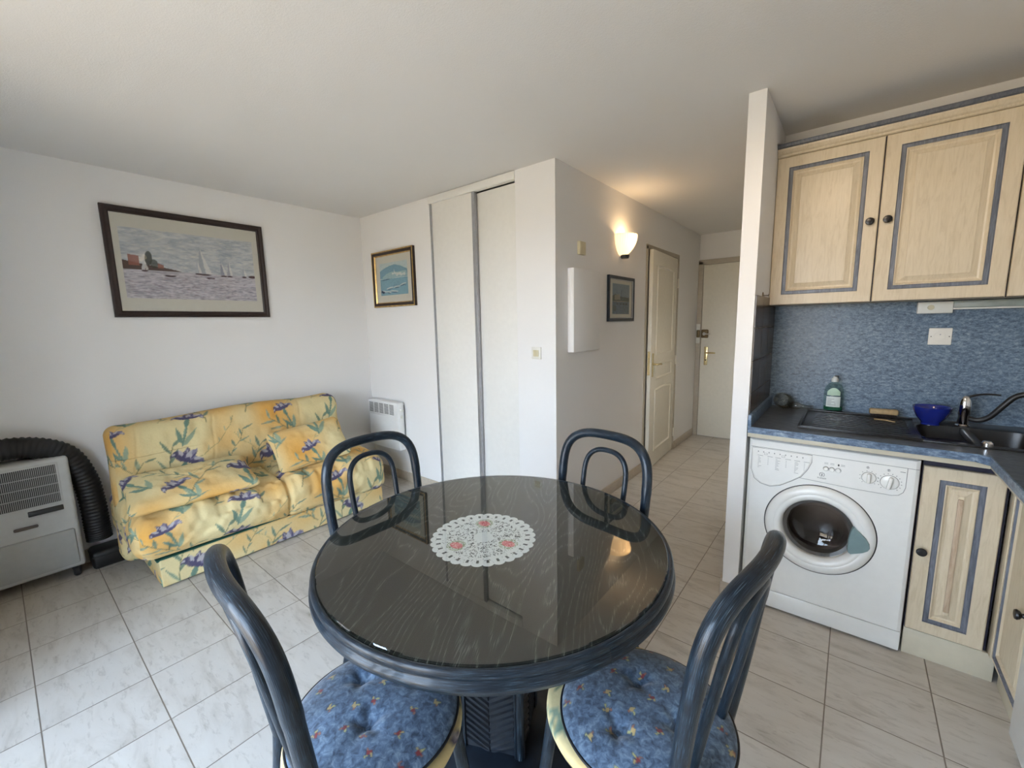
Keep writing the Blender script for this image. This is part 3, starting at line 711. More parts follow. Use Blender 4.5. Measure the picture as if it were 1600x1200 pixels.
def doily():
    n = 250; Rr = 0.162; V = []; F = []; C = []
    xs = np.linspace(-Rr*1.08, Rr*1.08, n); U, Vv = np.meshgrid(xs, xs); r = np.hypot(U, Vv)/Rr; a = np.arctan2(Vv, U)
    edge = 0.955+0.06*np.abs(np.sin(a*15))**0.6
    keep = r < edge
    ring = (r > 0.72) | (np.abs(r-0.10) < 0.09)
    holes = (vnoise(U*420, Vv*420, 5) > 0.56) & (vnoise(U*150+9, Vv*150, 8) > 0.30)
    spokes = (np.abs(((a*8/PI) % 1)-0.5) < 0.06) & (r < 0.72)
    arcs = np.abs(r-(0.52+0.08*np.cos(a*8))) < 0.02; arcs2 = np.abs(r-(0.30+0.05*np.cos(a*6))) < 0.018
    rose = np.zeros_like(r, bool); rc = []
    for ang in (-110, 10, 130):
        cx, cy = 0.56*math.cos(math.radians(ang)), 0.56*math.sin(math.radians(ang)); d = np.hypot((U/Rr-cx), (Vv/Rr-cy)); rose |= d < 0.21; rc.append((cx, cy))
    net = (~holes) | ring | spokes | arcs | arcs2 | rose
    rings2 = ring & (vnoise(U*300, Vv*300, 15) > 0.90) & (r < 0.93) & (r > 0.3)
    net &= ~rings2 | rose
    petal = (np.abs(r-0.86) < 0.045) & (np.abs(((a*15/PI) % 1)-0.5) < 0.13); net &= ~petal | rose
    m = keep & net
    idx = -np.ones(U.shape, int)
    cell = m[:-1, :-1]
    col = np.ones(U.shape+(3,))*np.array((0.80, 0.80, 0.79))
    for i, (cx, cy) in enumerate(rc):
        du, dv = U/Rr-cx, Vv/Rr-cy; d = np.hypot(du, dv)
        nz = vnoise(U*420+i*7, Vv*420, 21)
        leafm = (np.abs(d-0.14) < 0.045) & (nz > 0.45); col[leafm] = srgb(140, 150, 105)
        rm = (np.hypot(du*0.8, dv*1.1) < 0.11); col[rm] = srgb(236, 150, 150); col[rm & (nz > 0.5)] = srgb(214, 88, 96); col[rm & (nz < 0.2)] = srgb(240, 200, 190)
    for j, i in zip(*np.nonzero(cell)):
        q = []
        for jj, ii in ((j, i), (j, i+1), (j+1, i+1), (j+1, i)):
            if idx[jj, ii] < 0: idx[jj, ii] = len(V); V.append((U[jj, ii], Vv[jj, ii], 0)); C.append(col[jj, ii])
            q.append(idx[jj, ii])
        F.append(q)
    o = mk('lace_doily', V, F, attr_mat('white lace', 0.85), None, False, col=np.array(C)); o.location = (TX-0.022, TY-0.030, TZ-0.0064)
    tag(o, 'round white lace doily with three pink roses under the table glass', 'doily')
doily()

# ---------------- bentwood chairs ----------------
yel = None
def iris_canvas():
    """yellow cloth printed with blue-violet irises and grey-green leaves, repeats every 0.62 m"""
    N = 620; c = Canvas(N, N, srgb(226, 205, 140), wrap=True); rng = random.Random(11)
    def tn(f, s):   # tileable noise
        T_ = np.random.RandomState(s).rand(f, f); y = c.Y/N*f; x = c.X/N*f; xi = x.astype(int); yi = y.astype(int); fx = x-xi; fy = y-yi; fx = fx*fx*(3-2*fx); fy = fy*fy*(3-2*fy)
        g = lambda a, b: T_[b % f, a % f]
        return (g(xi, yi)*(1-fx)+g(xi+1, yi)*fx)*(1-fy)+(g(xi, yi+1)*(1-fx)+g(xi+1, yi+1)*fx)*fy
    n = (tn(3, 1)*0.6+tn(7, 2)*0.4)[..., None]; n = np.clip((n-0.27)*2.5, 0, 1)
    c.a = np.array(srgb(216, 200, 152))*(1-n)+np.array(srgb(216, 160, 76))*n
    G1, G2, G3 = srgb(104, 132, 118), srgb(142, 160, 138), srgb(98, 106, 82); P1, P2, P3 = srgb(82, 78, 104), srgb(122, 118, 140), srgb(176, 170, 172)
    def sprig(x, y, ang, L, s=1.0):
        px, py = x, y; k = 0; a = ang
        for i in range(7):
            a += rng.uniform(-.18, .18); nx, ny = px+math.cos(a)*L/7, py-math.sin(a)*L/7
            c.leaf(px, py, nx, ny, 2.0*s, G3, 0.8, taper=False)
            sd = 1 if i % 2 else -1; b = a+sd*rng.uniform(0.5, 0.9); ll = rng.uniform(44, 84)*s
            c.leaf(nx, ny, nx+math.cos(b)*ll, ny-math.sin(b)*ll, rng.uniform(4.5, 8)*s, G1 if rng.random() < .5 else G2, 0.85)
            c.leaf(nx, ny, nx+math.cos(b)*ll*0.9, ny-math.sin(b)*ll*0.9, 1.2, G3, 0.6, taper=False)
            px, py = nx, ny
    def twig(x, y, ang, L):
        px, py = x, y; a = ang
        for i in range(9):
            a += rng.uniform(-.35, .35); nx, ny = px+math.cos(a)*L/9, py-math.sin(a)*L/9; c.leaf(px, py, nx, ny, 1.1, srgb(140, 136, 96), 0.75, taper=False)
            if i % 2: b = a+rng.choice((-1, 1))*0.8; c.leaf(nx, ny, nx+math.cos(b)*22, ny-math.sin(b)*22, 2.6, G2, 0.7)
            px, py = nx, ny
    def iris(x, y, ang, s=1.0):
        ca, sa = math.cos(ang), math.sin(ang)
        def T2(u, v): return x+(u*ca-v*sa)*s, y-(u*sa+v*ca)*s
        def lf(u0, v0, u1, v1, w, col, al=.95): c.leaf(*T2(u0, v0), *T2(u1, v1), w*s*1.15, col, al)
        lf(0, -150, 0, 0, 5, G1); lf(-3, -120, -2, -10, 2, G2); lf(4, -140, 44, -60, 9, G2); lf(-4, -130, -40, -60, 8, G1); lf(0, -60, 0, 8, 9, G1)
        lf(0, -8, -44, 26, 13, P2); lf(0, -8, -62, 4, 10, P1); lf(-40, 24, -62, -14, 9, P1); lf(0, -8, 46, 24, 13, P2); lf(4, -8, 66, 14, 10, P1); lf(44, 22, 64, -16, 9, P2)
        lf(0, -6, -16, 52, 14, P1); lf(0, -6, 18, 56, 13, P2); lf(0, 0, 2, 44, 9, P3); lf(-20, 8, -46, 30, 6, P3); lf(22, 8, 50, 24, 6, P3); lf(-50, 8, -60, -6, 4, P3); lf(52, 6, 62, -8, 4, P3); lf(-12, 20, -16, 46, 5, P3); lf(0, -14, 4, 12, 9, P1)
        lf(-12, 8, -16, 44, 3, P1); lf(14, 8, 22, 44, 3, P1)
    sprig(90, 600, 1.3, 300); sprig(430, 300, 1.9, 250, .9); sprig(560, 610, 1.7, 240); sprig(250, 300, 1.1, 220, .8); sprig(300, 130, 2.4, 160, .8); sprig(20, 250, 0.6, 180, .8)
    twig(350, 500, 1.0, 260); twig(150, 250, 2.2, 240); twig(500, 120, 0.3, 220); twig(600, 400, 2.6, 260); twig(250, 590, 0.4, 200)
    sprig(150, 420, 2.2, 170, .6); sprig(400, 560, .9, 150, .6); sprig(610, 200, 1.4, 170, .6); twig(60, 330, 1.2, 200); twig(420, 250, .2, 180); twig(300, 350, 2.9, 190)
    iris(170, 170, 0.15, 0.98); iris(470, 120, -0.5, 0.9); iris(320, 400, -0.1, 1.05); iris(560, 330, 0.6, 0.85); iris(80, 440, 0.5, 0.8); iris(500, 560, -0.3, 0.9); iris(250, 600, 0.3, 0.75)
    return c
IRIS = iris_canvas()
def iris_col(u, v): return IRIS.samp(u/0.98, v/0.98)

HW, HH, HZ, HB, HL, HBOW, HE = 0.198, 0.966, 0.779, 0.164, 0.130, 0.03, 0.533
def hoop_path(w, h, zs, wb, z0, e, nrm=True, scale_bow=1.0):
    P = []
    def pt(x, z): return (x, -HL*(z-0.46)-HBOW*scale_bow*(1-(x/HW)**2)*min(max((z-0.46)/0.4, 0), 1), z)
    for k in range(16): t = k/16; P.append(pt(-(wb+(w-wb)*math.sin(t*PI/2)), z0+(zs-z0)*t))
    pts = []
    for k in range(61):
        a = PI-PI*k/60; pts.append((w*math.copysign(abs(math.cos(a))**e, math.cos(a)), zs+(h-zs)*math.sin(a)**e))
    # even spacing along the arch
    L = [0]
    for i in range(1, len(pts)): L.append(L[-1]+math.dist(pts[i], pts[i-1]))
    for k in range(41):
        s = L[-1]*k/40; i = min(max(1, next((j for j in range(len(L)) if L[j] >= s), len(L)-1)), len(L)-1)
        t = (s-L[i-1])/max(1e-9, L[i]-L[i-1]); P.append(pt(pts[i-1][0]+(pts[i][0]-pts[i-1][0])*t, pts[i-1][1]+(pts[i][1]-pts[i-1][1])*t))
    for k in range(15, -1, -1): t = k/16; P.append(pt((wb+(w-wb)*math.sin(t*PI/2)), z0+(zs-z0)*t))
    return P
def smooth_path(P, it=3):
    P = [Vector(p) for p in P]
    for _ in range(it): P = [P[0]]+[(P[i-1]+P[i]*2+P[i+1])/4 for i in range(1, len(P)-1)]+[P[-1]]
    return P
def chair(label):
    t = thing('bentwood_chair', label, 'chair', group=None)
    # origin under the back posts at floor, seat lies towards +y
    P = smooth_path(hoop_path(HW, HH, HZ, HB, 0.43, HE), 4)
    rr = [0.0185 if 16 < i < len(P)-16 else 0.0172 for i in range(len(P))]
    tube('back_hoop', P, rr, M_bw, t, 18)
    P2 = smooth_path(hoop_path(0.098, 0.905, 0.80, 0.078, 0.45, 0.75), 3)
    P2 = [Vector((p.x, p.y+0.002, p.z)) for p in P2]
    tube('inner_hoop', P2, 0.0105, M_bw, t, 14)
    cy = 0.18
    V, F = lathe_data([(0, 0.415), (0.17, 0.415), (0.2, 0.418), (0.205, 0.43), (0.205, 0.447), (0.198, 0.452), (0, 0.452)], 64)
    o = mk('seat_ring', [(x, y+cy, z) for x, y, z in V], F, M_bw, t, True, uv=[(math.atan2(y, x)*0.2, z*2+math.hypot(x, y)) for x, y, z in V])
    # yellow iris-print upholstery
    V = []; nr, na = 26, 96
    for i in range(nr+1):
        q = i/nr; r = 0.207*min(1, q*1.12) if q < 0.9 else 0.207+0.004*math.sin((q-0.9)*10*PI/1); z = 0.456+0.018*(1-(min(1, q*1.05))**4) if q < 0.9 else 0.456+0.018*(1-0.945**4)*(1-(q-0.9)*10)-0.022*(q-0.9)*10
        for k in range(na): V.append((r*math.cos(2*PI*k/na), r*math.sin(2*PI*k/na)+cy, z))
    F = [(i*na+k, i*na+(k+1) % na, (i+1)*na+(k+1) % na, (i+1)*na+k) for i in range(nr) for k in range(na)]
    A = np.array(V); mk('seat_upholstery', V, F, M_iris, t, True, col=iris_col(A[:, 0]*1.3+0.2, A[:, 1]*1.3+A[:, 2]+0.5))
    for s in (-1, 1):
        tube('leg', spline([(s*HB, 0.004, 0.445), (s*0.168, -0.01, 0.3), (s*0.178, -0.04, 0.12), (s*0.19, -0.08, 0.0)], 8), [0.0165-0.004*k/24 for k in range(25)], M_bw, t)
    for s in (-1, 1):
        tube('leg', spline([(s*0.135, cy+0.14, 0.43), (s*0.150, cy+0.155, 0.28), (s*0.165, cy+0.175, 0.12), (s*0.178, cy+0.20, 0.0)], 8), [0.0165-0.004*k/24 for k in range(25)], M_bw, t)
    ring = [(0.165*math.cos(2*PI*k/48), cy-0.035+0.155*math.sin(2*PI*k/48), 0.24) for k in range(48)]
    tube('ring_stretcher', ring, 0.0095, M_bw, t, 10, closed=True)
    return t
def copy_tree(o, parent=None):
    c = o.copy(); COL.objects.link(c)
    if parent: c.parent = parent
    for ch in [x for x in bpy.data.objects if x.parent == o and x != c]: copy_tree(ch, c)
    return c
ch0 = chair('blue-black bentwood chair in the left foreground, its back hoop seen edge-on')
spots = [((-0.874, 0.31, 0), -8.0, None),
         ((-0.19, 0.885, 0), 84.0, 'blue-black bentwood chair in the right foreground, its back toward the washing machine'),
         ((-1.425, 0.918, 0), -92.0, 'blue-black bentwood chair tucked under the table in front of the flowered sofa'),
         ((-0.751, 1.433, 0), 172.0, 'blue-black bentwood chair tucked under the far side of the table toward the hall')]
kids = [x for x in bpy.data.objects if x.parent == ch0]
chairs = [ch0]
for loc, rz, lab in spots[1:]:
    r = ch0.copy(); COL.objects.link(r); r['label'] = lab; chairs.append(r)
    for k in kids: q = k.copy(); COL.objects.link(q); q.parent = r
for c_, (loc, rz, lab) in zip(chairs, spots):
    c_.location = loc; c_.rotation_euler = (0, 0, math.radians(rz)); c_['group'] = 'bentwood chairs around the table'

def seat_cushion(x, y, z, rz, label, seed, R=0.2):
    rng = random.Random(seed); n = 150; V = []; F = []; C = []
    fl = []
    while len(fl) < 27:
        a, r = rng.random()*2*PI, R*math.sqrt(rng.random())*0.95; p = (r*math.cos(a), r*math.sin(a))
        if all(math.dist(p, q[:2]) > 0.042 for q in fl) or rng.random() < 0.02: fl.append((*p, rng.random()*6, rng.random()))
    tuft = [(0.07*math.cos(k*2*PI/5+0.5), 0.07*math.sin(k*2*PI/5+0.5)) for k in range(5)] if False else [(-0.055, 0.05), (0.06, 0.045), (0.0, -0.065), (0.0, 0.12), (-0.12, -0.05), (0.12, -0.05)][:3]
    tuft = [(0.055, 0.085), (-0.075, 0.045), (0.02, -0.055), (-0.06,-0.10)][:3]
    nr, na = 70, 190
    def height(px, py):
        q = math.hypot(px, py)/R; h = 0.040*(1-q**3.2)**0.7 if q < 1 else 0
        for tx, ty in tuft:
            d = math.hypot(px-tx, py-ty); h -= 0.020*math.exp(-(d/0.022)**2)+0.006*math.exp(-(d/0.055)**2)
            an = math.atan2(py-ty, px-tx); h -= 0.0025*math.cos(an*5+tx*90)*math.exp(-((d-0.03)/0.022)**2)
        return h
    def color(px, py):
        for fx, fy, fa, k in fl:
            dx, dy = px-fx, py-fy
            if dx*dx+dy*dy > 0.0005: continue
            c, s = math.cos(fa), math.sin(fa); u, v = dx*c+dy*s, -dx*s+dy*c
            if (u/0.0062)**2+(v/0.0048)**2 < 1: return (*srgb(*( (122, 48, 50) if k < 0.6 else (172, 148, 100))), 1)
            if ((u-0.008)/0.005)**2+((v-0.005)/0.003)**2 < 1: return (*srgb(160, 160, 112), 1)
            if ((u+0.003)/0.003)**2+((v-0.006)/0.0055)**2 < 1: return (*srgb(168, 152, 104), 1)
            if ((u-0.004)/0.003)**2+((v+0.007)/0.004)**2 < 1: return (*srgb(140, 96, 80), 1)
        return (0, 0, 0, 0)
    for i in range(nr+1):
        for k in range(na):
            r = R*i/nr; px, py = r*math.cos(2*PI*k/na), r*math.sin(2*PI*k/na); V.append((px, py, 0.012+height(px, py))); C.append(color(px, py))
    F = [(i*na+k, i*na+(k+1) % na, (i+1)*na+(k+1) % na, (i+1)*na+k) for i in range(nr) for k in range(na)]
    F = [f[::-1] for f in F]
    F = [tuple(f[::-1]) for f in F]
    t = thing('seat_cushion', label, 'cushion', (x, y, z), math.radians(rz), 'tufted blue seat cushions')
    mk('cover', V, F, M_seat, t, True, col=C)
    ring = [(R*math.cos(2*PI*k/96), R*math.sin(2*PI*k/96), 0.012) for k in range(96)]
    tube('piping', ring, 0.0035, M_dark, t, 8, closed=True)
    lathe('underside', [(0, 0.0), (R*0.97, 0.0), (R, 0.006), (R, 0.012), (R*0.97, 0.012)], M_seat, t, 64)
    for tx, ty in tuft: lathe('tuft_button', [(0, 0), (0.007, 0.001), (0.006, 0.004), (0, 0.006)], M_seat, t, 14, Matrix.Translation((tx, ty, 0.012+height(tx, ty)-0.001)))
seat_cushion(-0.845, 0.487, 0.472, 20, 'round tufted blue flowered cushion on the left foreground chair', 3)
seat_cushion(-0.325, 0.885, 0.472, 200, 'round tufted blue flowered cushion on the right foreground chair', 5)

# ---------------- sofa bed ----------------
sofa = thing('sofa_bed', 'yellow sofa bed covered in blue iris flower print against the left wall', 'sofa', (XA, 1.1, 0))
def cloth(name, size, r, res, deform, parent, off=(0, 0), mats=None, rot90=False):
    P, F, UV = soft(size, res, r)
    Q = deform(P)
    ax, sg, a, b = UV[:, 0], UV[:, 1], UV[:, 2], UV[:, 3]
    sx, sy, sz = size
    # cloth coordinates: u along y, v unrolled across x and z
    u = np.where(ax == 2, b, np.where(ax == 0, a, a*0.0+sg*sy/2+sg*(sz/2-b)))
    v = np.where(ax == 2, -a*sg, np.where(ax == 0, np.where(sg > 0, b-sz/2-sx/2, sx/2+sz/2-b), -a))
    col = iris_col(u+off[0], v+off[1])
    return mkc(name, Q, F, mats or M_iris, parent, col)
def wr(P, s=1.0, seed=0, f=9):
    return (vnoise(P[:, 1]*f+3, P[:, 0]*f*0.8+P[:, 2]*f+7, seed)-0.5)*0.02*s+(vnoise(P[:, 1]*f*2.7, P[:, 0]*f*2.7+P[:, 2]*f*2.1, seed+1)-0.5)*0.008*s
def build_sofa():
    # local origin (XA, 1.1); skirted base
    def d(P): Q = P.copy(); Q[:, 0] += 0.10+0.325; Q[:, 1] += 0.046; Q[:, 2] += 0.0875; return Q
    cloth('skirted_base', (0.645, 1.414, 0.155), 0.008, 0.006, d, sofa, (0.3, 0.22))
    box('underlay', 0.10, 0.738, -0.67, 0.74, 0.158, 0.172, M_greenfelt, sofa, 0.003)
    def d(P):
        Q = P.copy(); n = wr(P, 2.1, 4, 11); y = P[:, 1]
        up = np.clip(P[:, 2]/0.16+0.5, 0, 1); fr_ = np.clip(P[:, 0]/0.3, 0, 1); Q[:, 2] += n*(0.3+0.7*up); Q[:, 0] += n*0.8*fr_
        crease = np.exp(-((y-0.02)/0.014)**2); Q[:, 2] -= crease*0.024*up; Q[:, 0] -= crease*0.018*fr_
        puff = np.sin(np.clip((y+0.77)/1.54, 0, 1)*PI*2)**2; Q[:, 2] += 0.012*puff*up
        Q[:, 2] -= 0.03*np.clip(P[:, 0]/0.35, -1, 1)*up
        Q[:, 2] += (-0.045*np.clip((y+0.2)/0.97, 0, 1)+0.012*np.clip(-y/0.77, 0, 1))*(1-up)
        Q[:, 0] += 0.455; Q[:, 1] += 0.01; Q[:, 2] += 0.312
        return Q
    cloth('seat_mattress', (0.70, 1.535, 0.275), 0.085, 0.006, d, sofa, (0.05, 0.45))
    def d(P):
        Q = P.copy(); n = wr(P, 1.8, 14, 8); y = P[:, 1]; z = P[:, 2]
        Q[:, 0] += n*1.2*(P[:, 0] > 0); Q[:, 2] += 0.012*np.sin(y*5.2+1.2)*(z > 0.2)+0.018*np.clip((y-0.45)/0.2, 0, 1)*(z > 0.2)
        for yy in (-0.62, -0.22, 0.36): Q[:, 0] -= 0.005*np.exp(-((y-yy-z*0.12)/0.008)**2)*(P[:, 0] > 0)
        lean = (z+0.40)
        Q[:, 0] += -0.26*np.clip(lean, 0, 1); Q[:, 0] += 0.39; Q[:, 1] += -0.03; Q[:, 2] = Q[:, 2]+0.475
        Q[:, 1] += 0.03*np.clip((0.2-z)/0.6, 0, 1)*(-1)*(y < 0)
        return Q
    cloth('backrest', (0.17, 1.42, 0.78), 0.06, 0.006, d, sofa, (0.12, 0.16))
    tube('metal_bracket', spline([(0.10, 0.78, 0.13), (0.16, 0.86, 0.16), (0.12, 0.92, 0.20), (0.1, 0.93, 0.16)], 6), 0.006, M_dark, sofa)
build_sofa()
def loose_cushion(label, size, loc, rot, off, seed):
    t = thing('throw_cushion', label, 'cushion'); t.location = loc; t.rotation_euler = rot; t['group'] = 'iris print cushions on the sofa'
    def d(P):
        Q = P.copy(); a = np.clip(1-(np.abs(P[:, 0])/(size[0]/2))**2.4, 0, 1)*np.clip(1-(np.abs(P[:, 1])/(size[1]/2))**2.4, 0, 1)
        Q[:, 2] *= 0.22+0.78*a**0.45; Q[:, 2] += wr(P, 0.9, seed, 11)*(0.3+a)
        k = 1-0.06*np.cos(P[:, 1]/size[1]*PI); Q[:, 0] *= k; Q[:, 1] *= 1-0.05*np.cos(P[:, 0]/size[0]*PI)
        return Q
    o = cloth('cushion_cover', size, 0.05, 0.006, d, t, off); return t
loose_cushion('flat yellow iris print cushion lying on the left end of the sofa seat', (0.40, 0.64, 0.11), (-3.03, 0.67, 0.515), (0, math.radians(16), math.radians(-4)), (0.22, 0.35), 31)
loose_cushion('yellow iris print cushion leaning on the right end of the sofa back', (0.34, 0.52, 0.12), (-3.06, 1.40, 0.575), (math.radians(7), math.radians(50), 0), (0.42, 0.08), 33)
# ---------------- portable air conditioner ----------------
ac = thing('air_conditioner', 'grey-white portable air conditioner on casters at the left edge by the sofa', 'air conditioner', (XA, -0.01, 0))
def build_ac():
    y0, y1 = -0.25, 0.215; x0, x1 = 0.012, 0.170; z0, z1 = 0.062, 0.722
    bm = bmesh.new(); bbox(bm, x0, x1, y0, y1, z0, z1, 0.018, 3)
    for v in bm.verts:
        if v.co.x > 0.1: v.co.x += 0.018*math.sin(max(0, min(1, (z1-v.co.z)/(z1-z0)))*PI*0.8)*(1 if v.co.z < z1-0.03 else 0)
    M_ac = plain('light grey appliance plastic', (0.52, 0.53, 0.52), 0.5, var=0.02)
    M_ac2 = plain('darker grey appliance plastic', (0.40, 0.41, 0.40), 0.5, var=0.02)
    bmobj('body', bm, M_ac, ac, True)
    box('lower_panel', 0.10, 0.193, y0+0.012, y1-0.022, 0.085, 0.30, M_ac2, ac, 0.012)
    box('grille_frame', 0.15, 0.176, y0+0.03, y1-0.045, 0.462, 0.70, M_ac, ac, 0.004)
    box('intake', 0.16, 0.1775, y0+0.04, y1-0.055, 0.475, 0.69, M_dark, ac)
    bm = bmesh.new()
    for k in range(52):
        y = y0+0.042+k*0.0071
        if y < y1-0.057: bbox(bm, 0.165, 0.182, y, y+0.0030, 0.475, 0.69)
    for k in range(3): z = 0.475+0.215*(k+1)/4; bbox(bm, 0.165, 0.184, y0+0.04, y1-0.055, z-0.002, z+0.002)
    bmobj('grille_slats', bm, plain('grey grille plastic', (0.34, 0.34, 0.33), 0.5), ac)
    box('display_strip', 0.16, 0.1905, y1-0.185, y1-0.055+0.005, 0.425, 0.452, M_dark, ac, 0.003)
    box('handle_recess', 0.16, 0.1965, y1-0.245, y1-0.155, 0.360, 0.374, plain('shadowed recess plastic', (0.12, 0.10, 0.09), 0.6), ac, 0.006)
    for yy in (y0+0.05, y1-0.04):
        for xx in (0.05, 0.15):
            lathe('caster', [(0, -0.016), (0.022, -0.016), (0.0295, -0.008), (0.0295, 0.008), (0.022, 0.016), (0, 0.016)], M_dark, ac, 20, Matrix.Translation((xx, yy, 0.030)) @ Matrix.Rotation(PI/2, 4, 'X'))
            box('caster_fork', xx-0.018, xx+0.012, yy-0.018, yy+0.018, 0.045, 0.066, M_dark, ac, 0.003)
build_ac()
def hose():
    P = spline([(XA+0.075, -0.49, 0.60), (XA+0.075, -0.30, 0.735), (XA+0.075, -0.12, 0.792), (XA+0.075, 0.06, 0.790), (XA+0.075, 0.20, 0.715), (XA+0.075, 0.262, 0.56), (XA+0.075, 0.280, 0.40), (XA+0.075, 0.283, 0.25), (XA+0.075, 0.285, 0.16)], 24)
    rad = [0.058+0.0035*math.cos(i*1.9) for i in range(len(P))]
    o = tube('exhaust_hose', P, rad, plain('black corrugated hose', (0.009, 0.009, 0.010), 0.55), None, 24)
    tag(o, 'thick black corrugated hose arching over the air conditioner down to the floor', 'hose')
    b = thing('fabric_case', 'low black case on the floor between the air conditioner and the sofa', 'case', (XA+0.09, 0.305, 0))
    box('body', -0.075, 0.085, -0.075, 0.10, 0.0, 0.105, M_dark, b, 0.02, 3)
    box('lid_band', -0.077, 0.087, -0.077, 0.102, 0.075, 0.083, plain('black webbing', (0.02, 0.02, 0.02), 0.8), b, 0.002)
hose()

# ---------------- kitchen ----------------
WTZ, WTF = 0.912, 2.222        # worktop top, front edge y
RX = 0.415                     # worktop edge of the right-hand run
bs_ = S(box('trim_5', SX1+0.0, XR, YK-0.010, YK, WTZ-0.02, 1.492, M_splash)); 
tl = plain('dark brown wall tile', (0.085, 0.065, 0.05), 0.25, var=0.1)
bm = bmesh.new()
for i in range(3):
    for j in range(4):
        bbox(bm, SX1, SX1+0.006, SY+0.012+i*0.205, SY+0.012+i*0.205+0.202, WTZ+j*0.155, WTZ+j*0.155+0.152, 0.001)
S(bmobj('trim_6', bm, tl))

def worktop():
    t = thing('worktop', 'L-shaped mottled blue worktop over the washing machine and cabinets', 'worktop')
    ch = 0.03
    cut = (-0.185, 1.00, 2.315, 2.795)       # sink cut-out x0 x1 y0 y1
    bm = bmesh.new(); z0, z1 = WTZ-0.03, WTZ
    x0, x1, y1 = SX1+0.0065, XR-0.001, YK-0.011
    bbox(bm, x0, cut[0]+0.02, WTF+0.004, y1, z0, z1); bbox(bm, cut[1]-0.02, x1, WTF+0.004, y1, z0, z1)
    bbox(bm, cut[0]+0.02, cut[1]-0.02, WTF+0.004, cut[2]+0.02, z0, z1); bbox(bm, cut[0]+0.02, cut[1]-0.02, cut[3]-0.02, y1, z0, z1)
    bbox(bm, RX+0.004, x1, 0.55, WTF+0.004, z0, z1)
    bmobj('slab', bm, M_wtop, t)
    bm = bmesh.new()
    bbox(bm, x0, RX-ch+0.004, WTF, WTF+0.006, z0, z1+0.0004, 0.0015); bbox(bm, RX, RX+0.006, 0.55, WTF-ch+0.004, z0, z1+0.0004, 0.0015)
    v = [(RX-ch, WTF), (RX, WTF-ch), (RX+0.006, WTF-ch+0.002), (RX+0.006, WTF+0.006), (RX-ch, WTF+0.006)]
    a = [bm.verts.new((x, y, z0)) for x, y in v]; b = [bm.verts.new((x, y, z1+0.0004)) for x, y in v]
    bm.faces.new(a[::-1]); bm.faces.new(b)
    for i in range(5): bm.faces.new((a[i], a[(i+1) % 5], b[(i+1) % 5], b[i]))
    bmobj('edge_band', bm, M_wedge, t)
    box('side_upstand', x0, x0+0.014, WTF, y1, z1, z1+0.055, M_wedge, t, 0.001)
    bm = bmesh.new(); bbox(bm, x0, RX+0.012, WTF+0.012, WTF+0.022, z0-0.022, z0, 0.002); bbox(bm, RX+0.012, RX+0.022, 0.55, WTF+0.022, z0-0.022, z0, 0.002)
    bmobj('support_rail', bm, M_kick, t, True)
worktop()

def sink():
    t = thing('sink', 'black composite sink with a ribbed drainer set into the worktop', 'sink')
    z = WTZ+0.006; x0, x1, y0, y1 = -0.172, 0.985, 2.335, 2.785
    bx0, bx1, by0, by1 = 0.255, 0.62, 2.375, 2.70
    bm = bmesh.new(); bbox(bm, x0, bx0, y0, y1, WTZ-0.001, z, 0.003); bbox(bm, bx1, x1, y0, y1, WTZ-0.001, z, 0.003)
    bbox(bm, bx0-0.004, bx1+0.004, y0, by0, WTZ-0.001, z, 0.003); bbox(bm, bx0-0.004, bx1+0.004, by1, y1, WTZ-0.001, z, 0.003)
    for k in range(9): bbox(bm, x0+0.05, bx0-0.03, y0+0.05+k*0.042, y0+0.056+k*0.042, z-0.002, z+0.0025, 0.001)
    for a in ((x0, bx0, y0, y0+0.012), (x0, x0+0.012, y0, y1), (x0, bx0, y1-0.012, y1)): bbox(bm, *a, z-0.001, z+0.005, 0.002)
    bmobj('drainer_deck', bm, M_sink, t, True)
    bm = bmesh.new(); N = 40; P = []
    def ring(ix, z_, r):
        o = []
        for k in range(N):
            a = 2*PI*k/N; cx, cy = (bx0+bx1)/2, (by0+by1)/2; hx, hy = (bx1-bx0)/2-ix, (by1-by0)/2-ix
            o.append(bm.verts.new((cx+hx*math.copysign(abs(math.cos(a))**0.35, math.cos(a)), cy+hy*math.copysign(abs(math.sin(a))**0.35, math.sin(a)), z_)))
        return o
    rs = [ring(-0.012, z+0.0005, 0), ring(0.0, z-0.002, 0), ring(0.012, z-0.10, 0), ring(0.03, z-0.165, 0), ring(0.06, z-0.175, 0)]
    for a, b in zip(rs, rs[1:]):
        for k in range(N): bm.faces.new((a[k], a[(k+1) % N], b[(k+1) % N], b[k]))
    bm.faces.new(rs[-1]); bmobj('basin', bm, M_sink, t, 'all')
    lathe('drain_strainer', [(0, 0.0), (0.04, 0.0), (0.045, 0.004), (0.03, 0.006), (0.012, 0.003), (0, 0.003)], M_chrome, t, 32, Matrix.Translation(((bx0+bx1)/2, (by0+by1)/2, z-0.175)))
    lathe('overflow_knob', [(0, 0), (0.017, 0), (0.017, 0.012), (0.010, 0.02), (0, 0.021)], M_chrome, t, 24, Matrix.Translation((0.432, 2.355, z)))
    box('divider_bridge', 0.405, 0.435, 2.37, 2.70, z-0.028, z-0.004, M_sink, t, 0.006)
sink()

